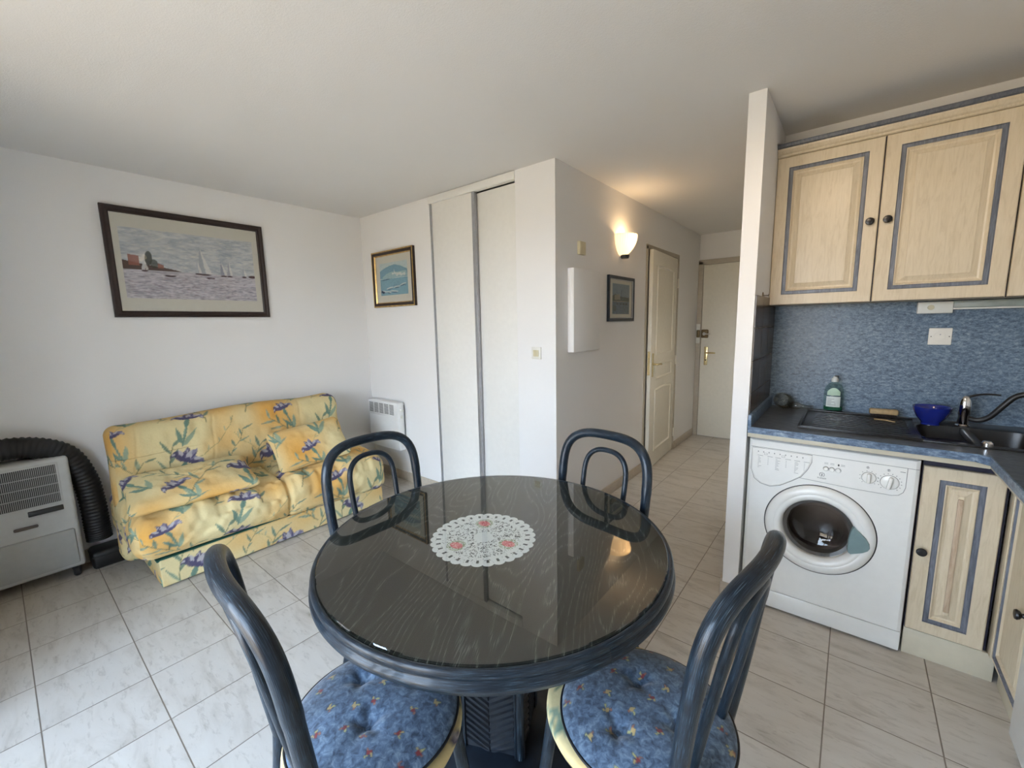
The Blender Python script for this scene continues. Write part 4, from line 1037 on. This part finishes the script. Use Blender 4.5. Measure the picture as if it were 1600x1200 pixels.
def faucet():
    t = thing('kitchen_faucet', 'chrome mixer tap with a black swan-neck spout behind the sink', 'faucet', (0.418, 2.735, WTZ+0.006))
    lathe('body', [(0, 0), (0.024, 0), (0.026, 0.004), (0.020, 0.010), (0.019, 0.05), (0.022, 0.055), (0.022, 0.105), (0.019, 0.12), (0.012, 0.135), (0.007, 0.14), (0, 0.141)], M_chrome, t, 32)
    tube('spout', spline([(0.015, -0.005, 0.038), (0.045, -0.010, 0.034), (0.075, -0.02, 0.055), (0.105, -0.03, 0.105), (0.135, -0.035, 0.15), (0.165, -0.045, 0.165), (0.19, -0.05, 0.155), (0.200, -0.052, 0.14)], 8), [0.011]*49+[0.0105]*8, M_dark, t, 16)
    tube('aerator', [(0.199, -0.052, 0.142), (0.207, -0.054, 0.098)], 0.0125, M_chrome, t, 20)
    tube('lever', spline([(0.0, 0, 0.128), (0.025, 0.004, 0.142), (0.06, 0.008, 0.150), (0.105, 0.012, 0.149)], 8), [0.006-0.0025*k/24 for k in range(25)], M_dark, t, 12)
faucet()
bw = thing('bowl', 'deep blue ceramic bowl on the sink edge left of the tap', 'bowl', (0.308, 2.69, WTZ+0.0065))
lathe('body', [(0, 0.0), (0.030, 0.0), (0.033, 0.002), (0.032, 0.010), (0.034, 0.014), (0.052, 0.038), (0.064, 0.068), (0.067, 0.084), (0.0655, 0.0855), (0.0625, 0.083), (0.058, 0.066), (0.046, 0.040), (0.028, 0.020), (0, 0.017)], plain('cobalt glazed ceramic', (0.012, 0.022, 0.20), 0.15, coat=0.5, var=0.05), bw, 48)
tl_ = thing('wooden_brush', 'small wooden-backed brush lying on the black drainer', 'brush', (0.148, 2.785, WTZ+0.019), math.radians(4))
M_bwood = plain('pale beech wood', (0.42, 0.30, 0.15), 0.55, var=0.1, nscale=60)
bm = bmesh.new(); bbox(bm, -0.055, 0.055, -0.018, 0.018, 0.0, 0.026, 0.007, 3); bmobj('back', bm, M_bwood, tl_, True)
bm = bmesh.new()
for i in range(16):
    for j in range(4): bbox(bm, -0.048+i*0.0063, -0.0455+i*0.0063, -0.013+j*0.008, -0.011+j*0.008, -0.012, 0.001)
bmobj('bristles', bm, plain('dark bristles', (0.03, 0.02, 0.015), 0.9), tl_)
o = tube('wooden_pick', [(0.11, 2.665, WTZ+0.0125), (0.15, 2.655, WTZ+0.0135), (0.185, 2.64, WTZ+0.0115)], [0.0035, 0.003, 0.0025], M_bwood); tag(o, 'thin pale wooden stick on the black drainer below the brush', 'stick')

def bottle():
    t = thing('dish_soap_bottle', 'clear green dish soap bottle with a pale label at the back of the drainer', 'bottle', (-0.057, 2.815, WTZ+0.0105))
    prof = [(0, 0), (0.040, 0), (0.0425, 0.004), (0.043, 0.03), (0.043, 0.095), (0.040, 0.118), (0.032, 0.137), (0.020, 0.148), (0.0135, 0.152), (0.0135, 0.158), (0, 0.158)]
    M = Matrix.Diagonal((1.0, 0.55, 1, 1)); lathe('bottle_body', prof, M_bottle, t, 48, M)
    lathe('liquid', [(0, 0.003), (0.038, 0.003), (0.0395, 0.006), (0.0395, 0.022), (0, 0.022)], plain('green liquid soap', (0.02, 0.12, 0.07), 0.2), t, 40, M)
    lathe('cap', [(0, 0.155), (0.0155, 0.155), (0.0155, 0.172), (0.010, 0.176), (0.008, 0.184), (0, 0.185)], plain('grey white cap', (0.5, 0.52, 0.5), 0.4), t, 24, M)
    box('spout_tip', -0.003, 0.016, -0.005, 0.005, 0.182, 0.190, M_dark, t, 0.002)
    def label(nm, z0, z1, arch, mat, rr=0.0436, xa=0.030):
        V = []; n = 20
        for i in range(n+1):
            x = -xa+2*xa*i/n; y = -0.55*math.sqrt(max(0, rr*rr-x*x))-0.0006
            V += [(x, y, z0), (x, y, z1-(arch*(x/xa)**2))]
        mk(nm, V, [(2*i, 2*i+2, 2*i+3, 2*i+1) for i in range(n)], mat, t, True)
    label('front_label', 0.022, 0.078, 0, plain('white label paper', (0.62, 0.68, 0.66), 0.4))
    label('upper_label', 0.084, 0.125, 0.022, plain('pale green label paper', (0.42, 0.58, 0.45), 0.4), 0.0436, 0.028)
    bm = bmesh.new()
    for k in range(5): bbox(bm, -0.024, 0.012-k*0.002, -0.0247+0.0008*(k % 2), -0.0243, 0.032+k*0.008, 0.0335+k*0.008)
    bmobj('label_print', bm, M_dark, t)
bottle()
def tumbler():
    t = thing('glass_tumbler', 'ribbed smoky glass lying on its side in the worktop corner', 'glass', (-0.278, 2.80, WTZ+0.042), math.radians(25))
    def build(nm, prof, ribs, amp, mat):
        V, F = [], []; n = 96; m = len(prof)
        for i in range(n):
            a = 2*PI*i/n
            for r, y in prof: q = r*(1+amp*math.cos(a*ribs)*(1 if r > 0.008 else 0)); V.append((q*math.cos(a), y, q*math.sin(a)))
        for i in range(n):
            for k in range(m-1): F.append((i*m+k, ((i+1) % n)*m+k, ((i+1) % n)*m+k+1, i*m+k+1))
        return mk(nm, V, F, mat, t, True)
    build('glass_body', [(0.0, -0.045), (0.012, -0.046), (0.014, -0.042), (0.028, -0.044), (0.038, -0.040), (0.041, -0.03), (0.041, 0.04), (0.038, 0.045), (0.036, 0.04), (0.036, -0.028), (0.0, -0.034)], 24, 0.05, M_cglass)
    t2 = thing('decanter_stopper', 'smoky glass stopper lying beside the ribbed glass on the worktop', 'glass stopper', (-0.195, 2.79, WTZ+0.022), math.radians(-12))
    lathe('stopper', [(0, -0.06), (0.012, -0.058), (0.021, -0.045), (0.022, -0.02), (0.012, 0.0), (0.008, 0.02), (0.014, 0.045), (0.013, 0.055), (0, 0.056)], M_cglass, t2, 24, Matrix.Rotation(PI/2, 4, 'Y'))
tumbler()
hk = thing('wall_hook', 'small metal hook on the kitchen side of the partition wall beside the cabinet', 'hook', (SX1, 2.455, 1.535))
lathe('peg', [(0, 0), (0.004, 0), (0.004, 0.022), (0.007, 0.026), (0, 0.028)], M_chrome, hk, 12, Matrix.Rotation(PI/2, 4, 'Y'))
lathe('plate', [(0, 0), (0.016, 0), (0.014, 0.003), (0, 0.004)], M_bronze, hk, 20, Matrix.Rotation(PI/2, 4, 'Y'))

def socket():
    t = thing('wall_socket', 'square white French wall socket on the blue splashback', 'socket', (0.325, YK-0.010, 1.318))
    box('plate', -0.040, 0.040, -0.009, 0, -0.040, 0.040, M_offw, t, 0.003)
    Rm = Matrix.Rotation(PI/2, 4, 'X')
    lathe('well', [(0, 0.004), (0.018, 0.004), (0.0185, 0.0105), (0.0215, 0.0105), (0.022, 0.008)], M_offw, t, 40, Rm)
    for x, z in ((-0.0095, -0.001), (0.0095, -0.001)): lathe('contact_hole', [(0, 0.0052), (0.0028, 0.0052), (0.0028, 0.004)], M_dark, t, 12, Matrix.Translation((x, 0, z)) @ Rm)
    lathe('earth_pin', [(0, 0.0105), (0.0028, 0.0095), (0.0028, 0.004)], M_alu, t, 12, Matrix.Translation((0, 0, 0.0095)) @ Rm)
    for x in (-0.031, 0.031): lathe('screw', [(0, 0.0098), (0.0022, 0.0098), (0.0022, 0.008)], M_dark, t, 10, Matrix.Translation((x, 0, 0)) @ Rm)
socket()
def strip():
    t = thing('under_cabinet_light', 'unlit white strip light with a switch box under the wall cabinets', 'strip light', (0.0, YK-0.010, 1.45))
    b = box('switch_box', 0.232, 0.352, -0.05, 0, -0.022, 0.032, M_offw, t, 0.003)
    lathe('switch_button', [(0, 0.05), (0.012, 0.05), (0.011, 0.055), (0, 0.056)], M_ivory, b, 20, Matrix.Translation((0.278, 0, 0.006)) @ Matrix.Rotation(PI/2, 4, 'X'))
    box('diffuser', 0.352, 1.10, -0.045, -0.006, 0.002, 0.034, plain('grey green diffuser', (0.30, 0.34, 0.31), 0.3), t, 0.004)
    box('reflector_lip', 0.352, 1.10, -0.055, -0.003, -0.006, 0.002, M_offw, t, 0.002)
strip()

# raised panel cabinet door in the local xz plane, front looks to -y; hole margin m is where the painted line starts
def cab_door(name, w, h, parent, loc, m=0.055, knob=None, line=0.018, th=0.022, rot=0, low=False):
    g = line
    steps = [(0.0, th, 0), (0.0, 0.003, 0), (0.003, 0.0, 0), (m, 0.0, 0), (m+0.003, 0.006, 1), (m+g-0.002, 0.006, 1), (m+g, 0.003, 1), (m+g+0.003, 0.002, 0), (m+g+0.010, 0.009, 0), (m+g+0.016, 0.0105, 0), (m+g+0.034, 0.003, 0), (m+g+0.037, 0.001, 0)]
    V = []; F = []; mi = []
    for i, d, k in steps:
        for sx, sz in ((0, 0), (1, 0), (1, 1), (0, 1)): V.append((i if sx == 0 else w-i, d, i if sz == 0 else h-i))
    n = len(steps)
    for a in range(n-1):
        for k in range(4): F.append((a*4+k, a*4+(k+1) % 4, (a+1)*4+(k+1) % 4, (a+1)*4+k)); mi.append(steps[a+1][2] if a+1 < n else 0)
    F.append(((n-1)*4, (n-1)*4+1, (n-1)*4+2, (n-1)*4+3)); mi.append(0); F.append((3, 2, 1, 0)); mi.append(2)
    o = mk(name, V, F, [M_cab, M_cabline, M_cabdark], parent, False, mi, loc=loc); o.rotation_euler = (0, 0, rot)
    if knob:
        lathe('knob', [(0, 0.0), (0.009, 0), (0.007, -0.008), (0.014, -0.013), (0.017, -0.019), (0.015, -0.024), (0.006, -0.026), (0, -0.025)], M_knob, o, 28, Matrix.Translation((knob[0], 0, knob[1])) @ Matrix.Rotation(-PI/2, 4, 'X'))
    return o
YU = 2.648
def wall_cab(label, x0, x1, doors):
    t = thing('wall_cabinet', label, 'cabinet', (x0, YU, 1.488), 0, 'limed oak wall cabinets'); w = x1-x0; hh = 0.738
    box('carcass', 0.0, w, 0.024, YK-0.011-YU, 0.0, hh, M_cab, t); box('carcass_edge', 0.0, w, 0.0225, 0.026, 0.0, hh, M_cabdark, t)
    for a, b, kn in doors: cab_door('door', b-a, hh-0.004, t, (a-x0, 0, 0.002), 0.052, (kn-a, 0.366))
wall_cab('cream wall cabinet with two blue-lined doors next to the partition wall', SX1+0.004, 0.4765, [(-0.364, 0.0505, 0.022), (0.0555, 0.475, 0.084)])
wall_cab('cream wall cabinet cut off by the right edge of the photo', 0.4785, 1.12, [(0.481, 0.80, 0.51), (0.805, 1.118, 1.08)])
def cornice():
    t = thing('cornice', 'cream and dark blue-grey moulded cornice along the top of the wall cabinets', 'cornice')
    x0, x1, z = SX1+0.001, 1.13, 1.488+0.738
    def sweep(nm, prof, mat):
        V = []; F = []; m = len(prof)
        for x in (x0, x1): V += [(x, y, zz) for y, zz in prof]
        for k in range(m): F.append((k, (k+1) % m, m+(k+1) % m, m+k))
        F += [tuple(range(m))[::-1], tuple(range(m, 2*m))]; mk(nm, V, F, mat, t)
    sweep('cream_moulding', [(YU+0.06, z), (YU+0.002, z), (YU-0.004, z+0.004), (YU-0.004, z+0.010), (YU-0.012, z+0.016), (YU-0.020, z+0.028), (YU-0.022, z+0.036), (YU+0.06, z+0.036)], M_cab)
    sweep('blue_grey_top_moulding', [(YU+0.06, z+0.036), (YU-0.024, z+0.036), (YU-0.032, z+0.040), (YU-0.036, z+0.050), (YU-0.036, z+0.056), (YU+0.06, z+0.056)], M_corn)
    box('top_board', x0, x1, YU+0.06, YK-0.012, z+0.03, z+0.045, M_cab, t)
cornice()

lc = thing('base_cabinet', 'narrow cream base cabinet with one blue-lined door right of the washing machine', 'cabinet', (0.258, 2.275, 0))
box('carcass', 0.0, 0.235, 0.024, YK-0.012-2.275, 0.08, WTZ-0.053, M_cabdark, lc)
box('plinth', 0.0, 0.262, 0.012, 0.03, 0.0, 0.115, M_kick, lc, 0.002)
dd = cab_door('door', 0.222, 0.706, lc, (0.002, 0, 0.122), 0.048, (0.020, 0.352), line=0.018)
# the hollow flute down the middle of that door's narrow panel
box('flute', 0.103, 0.119, -0.003, 0.002, 0.115, 0.592, cab_wood('sanded oak strip', (0.42, 0.30, 0.20), (0.50, 0.38, 0.27), (0.55, 0.43, 0.31)), dd, 0.003)
rc_ = thing('base_cabinet', 'cream base cabinet on the right-hand run, cut by the right edge of the photo', 'cabinet', (0.50, 2.275, 0))
box('carcass', 0.024, 0.6, -0.355, -0.004, 0.08, WTZ-0.053, M_cab, rc_); box('corner_post', -0.002, 0.028, -0.022, 0.03, 0.115, WTZ-0.053, M_cab, rc_, 0.002)
box('plinth', 0.030, 0.045, -0.355, 0.0, 0.0, 0.115, M_kick, rc_, 0.002)
cab_door('door', 0.318, 0.712, rc_, (0.0, -0.026, 0.122), 0.012, (0.262, 0.33), rot=-PI/2, line=0.020)
fg = thing('under_counter_fridge', 'white under-counter appliance with a rounded edge at the right edge of the photo', 'fridge', (0.484, 1.915, 0))
box('body', 0.03, 0.62, -0.58, -0.004, 0.03, 0.845, M_white, fg, 0.01); box('door', 0.0, 0.028, -0.58, 0, 0.075, 0.845, M_white, fg, 0.012, 3); box('plinth', 0.05, 0.60, -0.57, -0.015, 0.0, 0.07, M_offw, fg)
fg2 = thing('base_cabinet', 'cream base cabinet under the worktop nearest the camera, out of view', 'cabinet', (0.50, 1.33, 0))
box('carcass', 0.024, 0.6, -0.75, -0.004, 0.08, WTZ-0.053, M_cab, fg2); box('plinth', 0.03, 0.045, -0.75, 0, 0, 0.115, M_kick, fg2)

# ---------------- washing machine ----------------
wm = thing('washing_machine', 'white front-loading washing machine under the blue worktop', 'washing machine', (-0.052, 2.258, 0))
def washer():
    w, h, d = 0.604, 0.850, 0.56; Rm = Matrix.Rotation(PI/2, 4, 'X')
    Mw = plain('white appliance enamel', (0.76, 0.76, 0.73), 0.25, coat=0.4, var=0.01)
    Ml = plain('grey printed line', (0.16, 0.17, 0.17), 0.5)
    def F_(x, z, y=0.0): return Vector((x, y, z))
    dc = (-0.011, 0.466); RO = 0.212
    # cabinet body with rounded vertical corners
    bm = bmesh.new()
    for b_ in ((-w/2, -w/2+0.012, 0.012, d, 0.015, h), (w/2-0.012, w/2, 0.012, d, 0.015, h), (-w/2, w/2, 0.012, d, h-0.025, h), (-w/2, w/2, 0.012, d, 0.015, 0.04), (-w/2, w/2, d-0.02, d, 0.015, h)): bbox(bm, *b_, 0.003)
    bmobj('body', bm, Mw, wm, True)
    # front sheet with a circular opening for the door
    n = 96; z0, z1 = 0.102, h; inner = [(dc[0]+0.207*math.cos(2*PI*k/n), dc[1]+0.207*math.sin(2*PI*k/n)) for k in range(n)]
    def sq(a):
        c, s = math.cos(a), math.sin(a); t = 1e9
        for v, lo, hi in ((c, -w/2+0.014-dc[0], w/2-0.014-dc[0]), (s, z0-dc[1], z1-0.006-dc[1])):
            if v > 1e-6: t = min(t, hi/v)
            if v < -1e-6: t = min(t, lo/v)
        return dc[0]+c*t, dc[1]+s*t
    V = [F_(x, z, 0) for x, z in inner]+[F_(*sq(2*PI*k/n), 0) for k in range(n)]
    corners = [(-w/2+0.014, z0), (w/2-0.014, z0), (w/2-0.014, z1-0.006), (-w/2+0.014, z1-0.006)]
    for cx_, cz_ in corners:
        k = min(range(n), key=lambda i: math.dist((V[n+i].x, V[n+i].z), (cx_, cz_))); V[n+k] = F_(cx_, cz_, 0)
    # outer return: bulge to the cabinet sides
    for k in range(n):
        p = V[n+k]; x = p.x; z = p.z
        if abs(abs(x)-(w/2-0.014)) < 1e-4: x = math.copysign(w/2-0.003, x)
        V.append(F_(x, min(z+(0.004 if abs(z-(z1-0.006)) < 1e-4 else 0), h), 0.006))
    for k in range(n):
        p = V[2*n+k]; V.append(F_(math.copysign(min(abs(p.x)+0.003 if abs(p.x) > w/2-0.01 else abs(p.x), w/2), p.x), p.z, 0.016))
    for k in range(n): V.append(F_(inner[k][0], inner[k][1], 0.03))
    F = []
    for k in range(n):
        j = (k+1) % n; F += [(k, n+k, n+j, j), (n+k, 2*n+k, 2*n+j, n+j), (2*n+k, 3*n+k, 3*n+j, 2*n+j), (k, j, 4*n+j, 4*n+k)]
    mk('front_panel', V, F, Mw, wm)
    box('kick_panel', -w/2+0.002, w/2-0.002, 0.001, 0.016, 0.012, 0.098, Mw, wm, 0.005)
    def line(nm, pts, r=0.0011, mat=Ml): return tube(nm, [F_(x, z, -0.0004) for x, z in pts], r, mat, wm, 6)
    # control panel outline: top line, right curve, bottom line
    line('panel_outline', [(-0.293, 0.812), (-0.05, 0.8115), (0.262, 0.8115), (0.264, 0.81), (0.2635, 0.73), (0.258, 0.708), (0.245, 0.694), (0.225, 0.688), (0.10, 0.687), (-0.095, 0.694), (-0.12, 0.695)], 0.0008)
    box('top_trim_line', 0.262, w/2-0.004, -0.0006, 0.001, 0.8105, 0.812, Ml, wm)
    # detergent drawer
    dr = []; 
    pts = [(-0.287, 0.808), (-0.287, 0.70), (-0.272, 0.655), (-0.245, 0.634), (-0.205, 0.627), (-0.165, 0.64), (-0.12, 0.672), (-0.085, 0.70), (-0.062, 0.74), (-0.05, 0.775), (-0.05, 0.808)]
    sp = [Vector((x, 0, z)) for x, z in pts]
    V = [F_(p.x, p.z, -0.0008) for p in sp]; m = len(V); c = F_(-0.175, 0.73, -0.008); V2 = [F_(c.x+(p.x-c.x)*0.93, c.z+(p.z-c.z)*0.93, -0.006) for p in sp]
    F = [(k, (k+1) % m, m+(k+1) % m, m+k) for k in range(m)]+[tuple(range(m, 2*m))]
    dobj = mk('detergent_drawer', V+V2, F, Mw, wm, True)
    for p in dobj.data.polygons:
        if len(p.vertices) > 4: p.use_smooth = False
    tube('drawer_outline', [F_(p.x, p.z, -0.001) for p in sp], 0.001, Ml, dobj, 6, True)
    bm = bmesh.new(); rng = random.Random(3)
    for col, x in enumerate((-0.262, -0.222, -0.190, -0.150, -0.115, -0.08)):
        bbox(bm, x, x+0.022, -0.0067, -0.006, 0.772, 0.7735)
        for r in range(9 if col % 2 == 0 else 6):
            L = rng.uniform(0.004, 0.018) if col % 2 == 0 else 0.004
            bbox(bm, x+0.002, x+0.002+L, -0.0067, -0.006, 0.764-r*0.0062, 0.7652-r*0.0062)
    for k in range(9): x = -0.262+k*0.022; bbox(bm, x, x+0.004, -0.0067, -0.006, 0.789, 0.794)
    bmobj('programme_table', bm, Ml, dobj)
    bx = bmesh.new()
    for x in (-0.235, -0.165):
        for a in ((x, x+0.012, 0.779, 0.7798), (x, x+0.012, 0.787, 0.7878), (x, x+0.0008, 0.779, 0.787), (x+0.012, x+0.0128, 0.779, 0.787)): bbox(bx, a[0], a[1], -0.0067, -0.006, a[2], a[3])
    bmobj('drawer_symbols', bx, Ml, dobj)
    # three buttons with little captions, indicator light
    for x in (0.002, 0.023, 0.045):
        lathe('button', [(0, 0.010), (0.007, 0.010), (0.0088, 0.008), (0.0092, 0.0)], Mw, wm, 24, Matrix.Translation((x, 0, 0.757)) @ Rm)
        lathe('button_ring', [(0.0094, 0.0006), (0.0105, 0.0006), (0.0105, 0)], Ml, wm, 24, Matrix.Translation((x, 0, 0.757)) @ Rm)
    bm = bmesh.new()
    for x in (0.002, 0.023, 0.060):
        for k in range(2): bbox(bm, x-0.007, x+0.007, -0.0006, 0, 0.778+k*0.005, 0.7792+k*0.005)
    bbox(bm, 0.243, 0.262-0.003, -0.0006, 0, 0.7915, 0.7935)
    bmobj('caption_print', bm, Ml, wm)
    lathe('indicator', [(0, 0.001), (0.003, 0.001), (0.003, 0)], M_dark, wm, 12, Matrix.Translation((0.045, 0, 0.7805)) @ Rm @ Matrix.Diagonal((1, 1.6, 1, 1)))
    # maker's mark: an i between two brackets over the small wordmark
    lg = [[(-0.0085*math.cos(a)*1.0-0.010, 0.727+0.0095*math.sin(a)) for a in np.linspace(-1.1, 1.1, 12)], [(0.0085*math.cos(a)-0.010, 0.727+0.0095*math.sin(a)) for a in np.linspace(-1.1, 1.1, 12)]]
    tubes('logo_mark', [([F_(x, z, -0.0004) for x, z in L], 0.001) for L in lg]+[([F_(-0.010, 0.719, -0.0004), F_(-0.010, 0.731, -0.0004)], 0.0016), ([F_(-0.010, 0.7345, -0.0004), F_(-0.010, 0.737, -0.0004)], 0.0016)], Ml, wm, 6)
    text('logo_text', 'indesit', 0.0125, Ml, wm, Matrix.Translation((-0.010, -0.0008, 0.711)) @ Matrix.Rotation(PI/2, 4, 'X'))
    # dials
    def dial(x, z, r, nt):
        o = lathe('dial', [(0, 0.007), (r*0.86, 0.006), (r, 0.003), (r, 0)], Mw, wm, 40, Matrix.Translation((x, 0, z)) @ Rm)
        tube('dial_outline', [F_(x+r*1.02*math.cos(2*PI*k/40), z+r*1.02*math.sin(2*PI*k/40), -0.0004) for k in range(40)], 0.0007, Ml, o, 6, True)
        bm = bmesh.new(); bbox(bm, -0.0062, 0.0062, -0.024, -0.004, -r*0.88, r*0.88, 0.005, 3, Matrix.Translation((x, 0, z)) @ Matrix.Rotation(0.15 if r > 0.025 else 0, 4, 'Y')); bmobj('grip', bm, Mw, o, True)
        bm = bmesh.new()
        for k in range(nt): a = -2.4+4.8*k/(nt-1)+PI/2; bbox(bm, -0.0011, 0.0011, -0.0006, 0, r*1.2, r*1.33, 0, 2, Matrix.Translation((x, 0, z)) @ Matrix.Rotation(-(a-PI/2), 4, 'Y'))
        bmobj('tick_marks', bm, Ml, o)
        lathe('symbol', [(0.004, 0.0006), (0.0052, 0.0006), (0.0052, 0)], Ml, o, 16, Matrix.Translation((x-0.006, 0, z+r*1.33+0.012)) @ Rm)
        bm = bmesh.new(); bbox(bm, x-0.0075, x-0.0045, -0.0006, 0, z+r*1.33+0.009, z+r*1.33+0.015); bmobj('symbol_fill', bm, Ml, o)
    dial(0.148, 0.747, 0.0235, 10); dial(0.214, 0.741, 0.029, 14)
    # door: dark seam, white bowl-shaped ring, glass porthole, grey-green grip
    T0 = Matrix.Translation((dc[0], 0, dc[1])) @ Rm
    lathe('door_seam', [(0.199, -0.02), (0.2085, -0.02), (0.2085, 0.0002), (0.199, 0.0002)], M_dark, wm, 96, T0)
    dg = lathe('door_ring', [(0.133, -0.02), (0.136, 0.002), (0.142, 0.014), (0.150, 0.0195), (0.160, 0.021), (0.166, 0.019), (0.170, 0.0205), (0.180, 0.021), (0.192, 0.017), (0.202, 0.008), (0.2045, 0.0), (0.2045, -0.01)], Mw, wm, 96, T0)
    gp = [(0.136, -0.006)]
    gl_ = lathe('porthole_glass', [(0.1345, -0.004), (0.128, 0.001), (0.112, -0.002), (0.104, -0.018), (0.095, -0.05), (0.07, -0.062), (0, -0.068)], M_port, dg, 96, T0)
    gk = lathe('gasket', [(0.136, -0.018), (0.118, -0.022), (0.116, -0.06), (0.125, -0.065)], plain('grey rubber gasket', (0.10, 0.10, 0.10), 0.6), dg, 64, T0)
    dm = lathe('drum', [(0.125, -0.065), (0.20, -0.08), (0.205, -0.30), (0, -0.31)], plain('steel drum', (0.22, 0.18, 0.16), 0.3, 0.9), wm, 64, T0)
    pts = [(0.118, 0.043), (0.122, 0.058), (0.128, 0.062), (0.150, 0.044), (0.172, 0.022), (0.184, 0.000), (0.187, -0.020), (0.182, -0.032), (0.165, -0.046), (0.145, -0.056), (0.122, -0.066), (0.114, -0.060), (0.110, -0.04), (0.112, 0.01)]
    V = [F_(dc[0]+x, dc[1]+z-0.002, -0.012) for x, z in pts]; m = len(V); c = sum(V, Vector())/m; V2 = [Vector((c.x+(p.x-c.x)*0.93, -0.0285, c.z+(p.z-c.z)*0.93)) for p in V]
    hb = mk('door_handle', V+V2, [(k, (k+1) % m, m+(k+1) % m, m+k) for k in range(m)]+[tuple(range(m, 2*m))], plain('grey green plastic', (0.17, 0.25, 0.26), 0.35), dg)
washer()
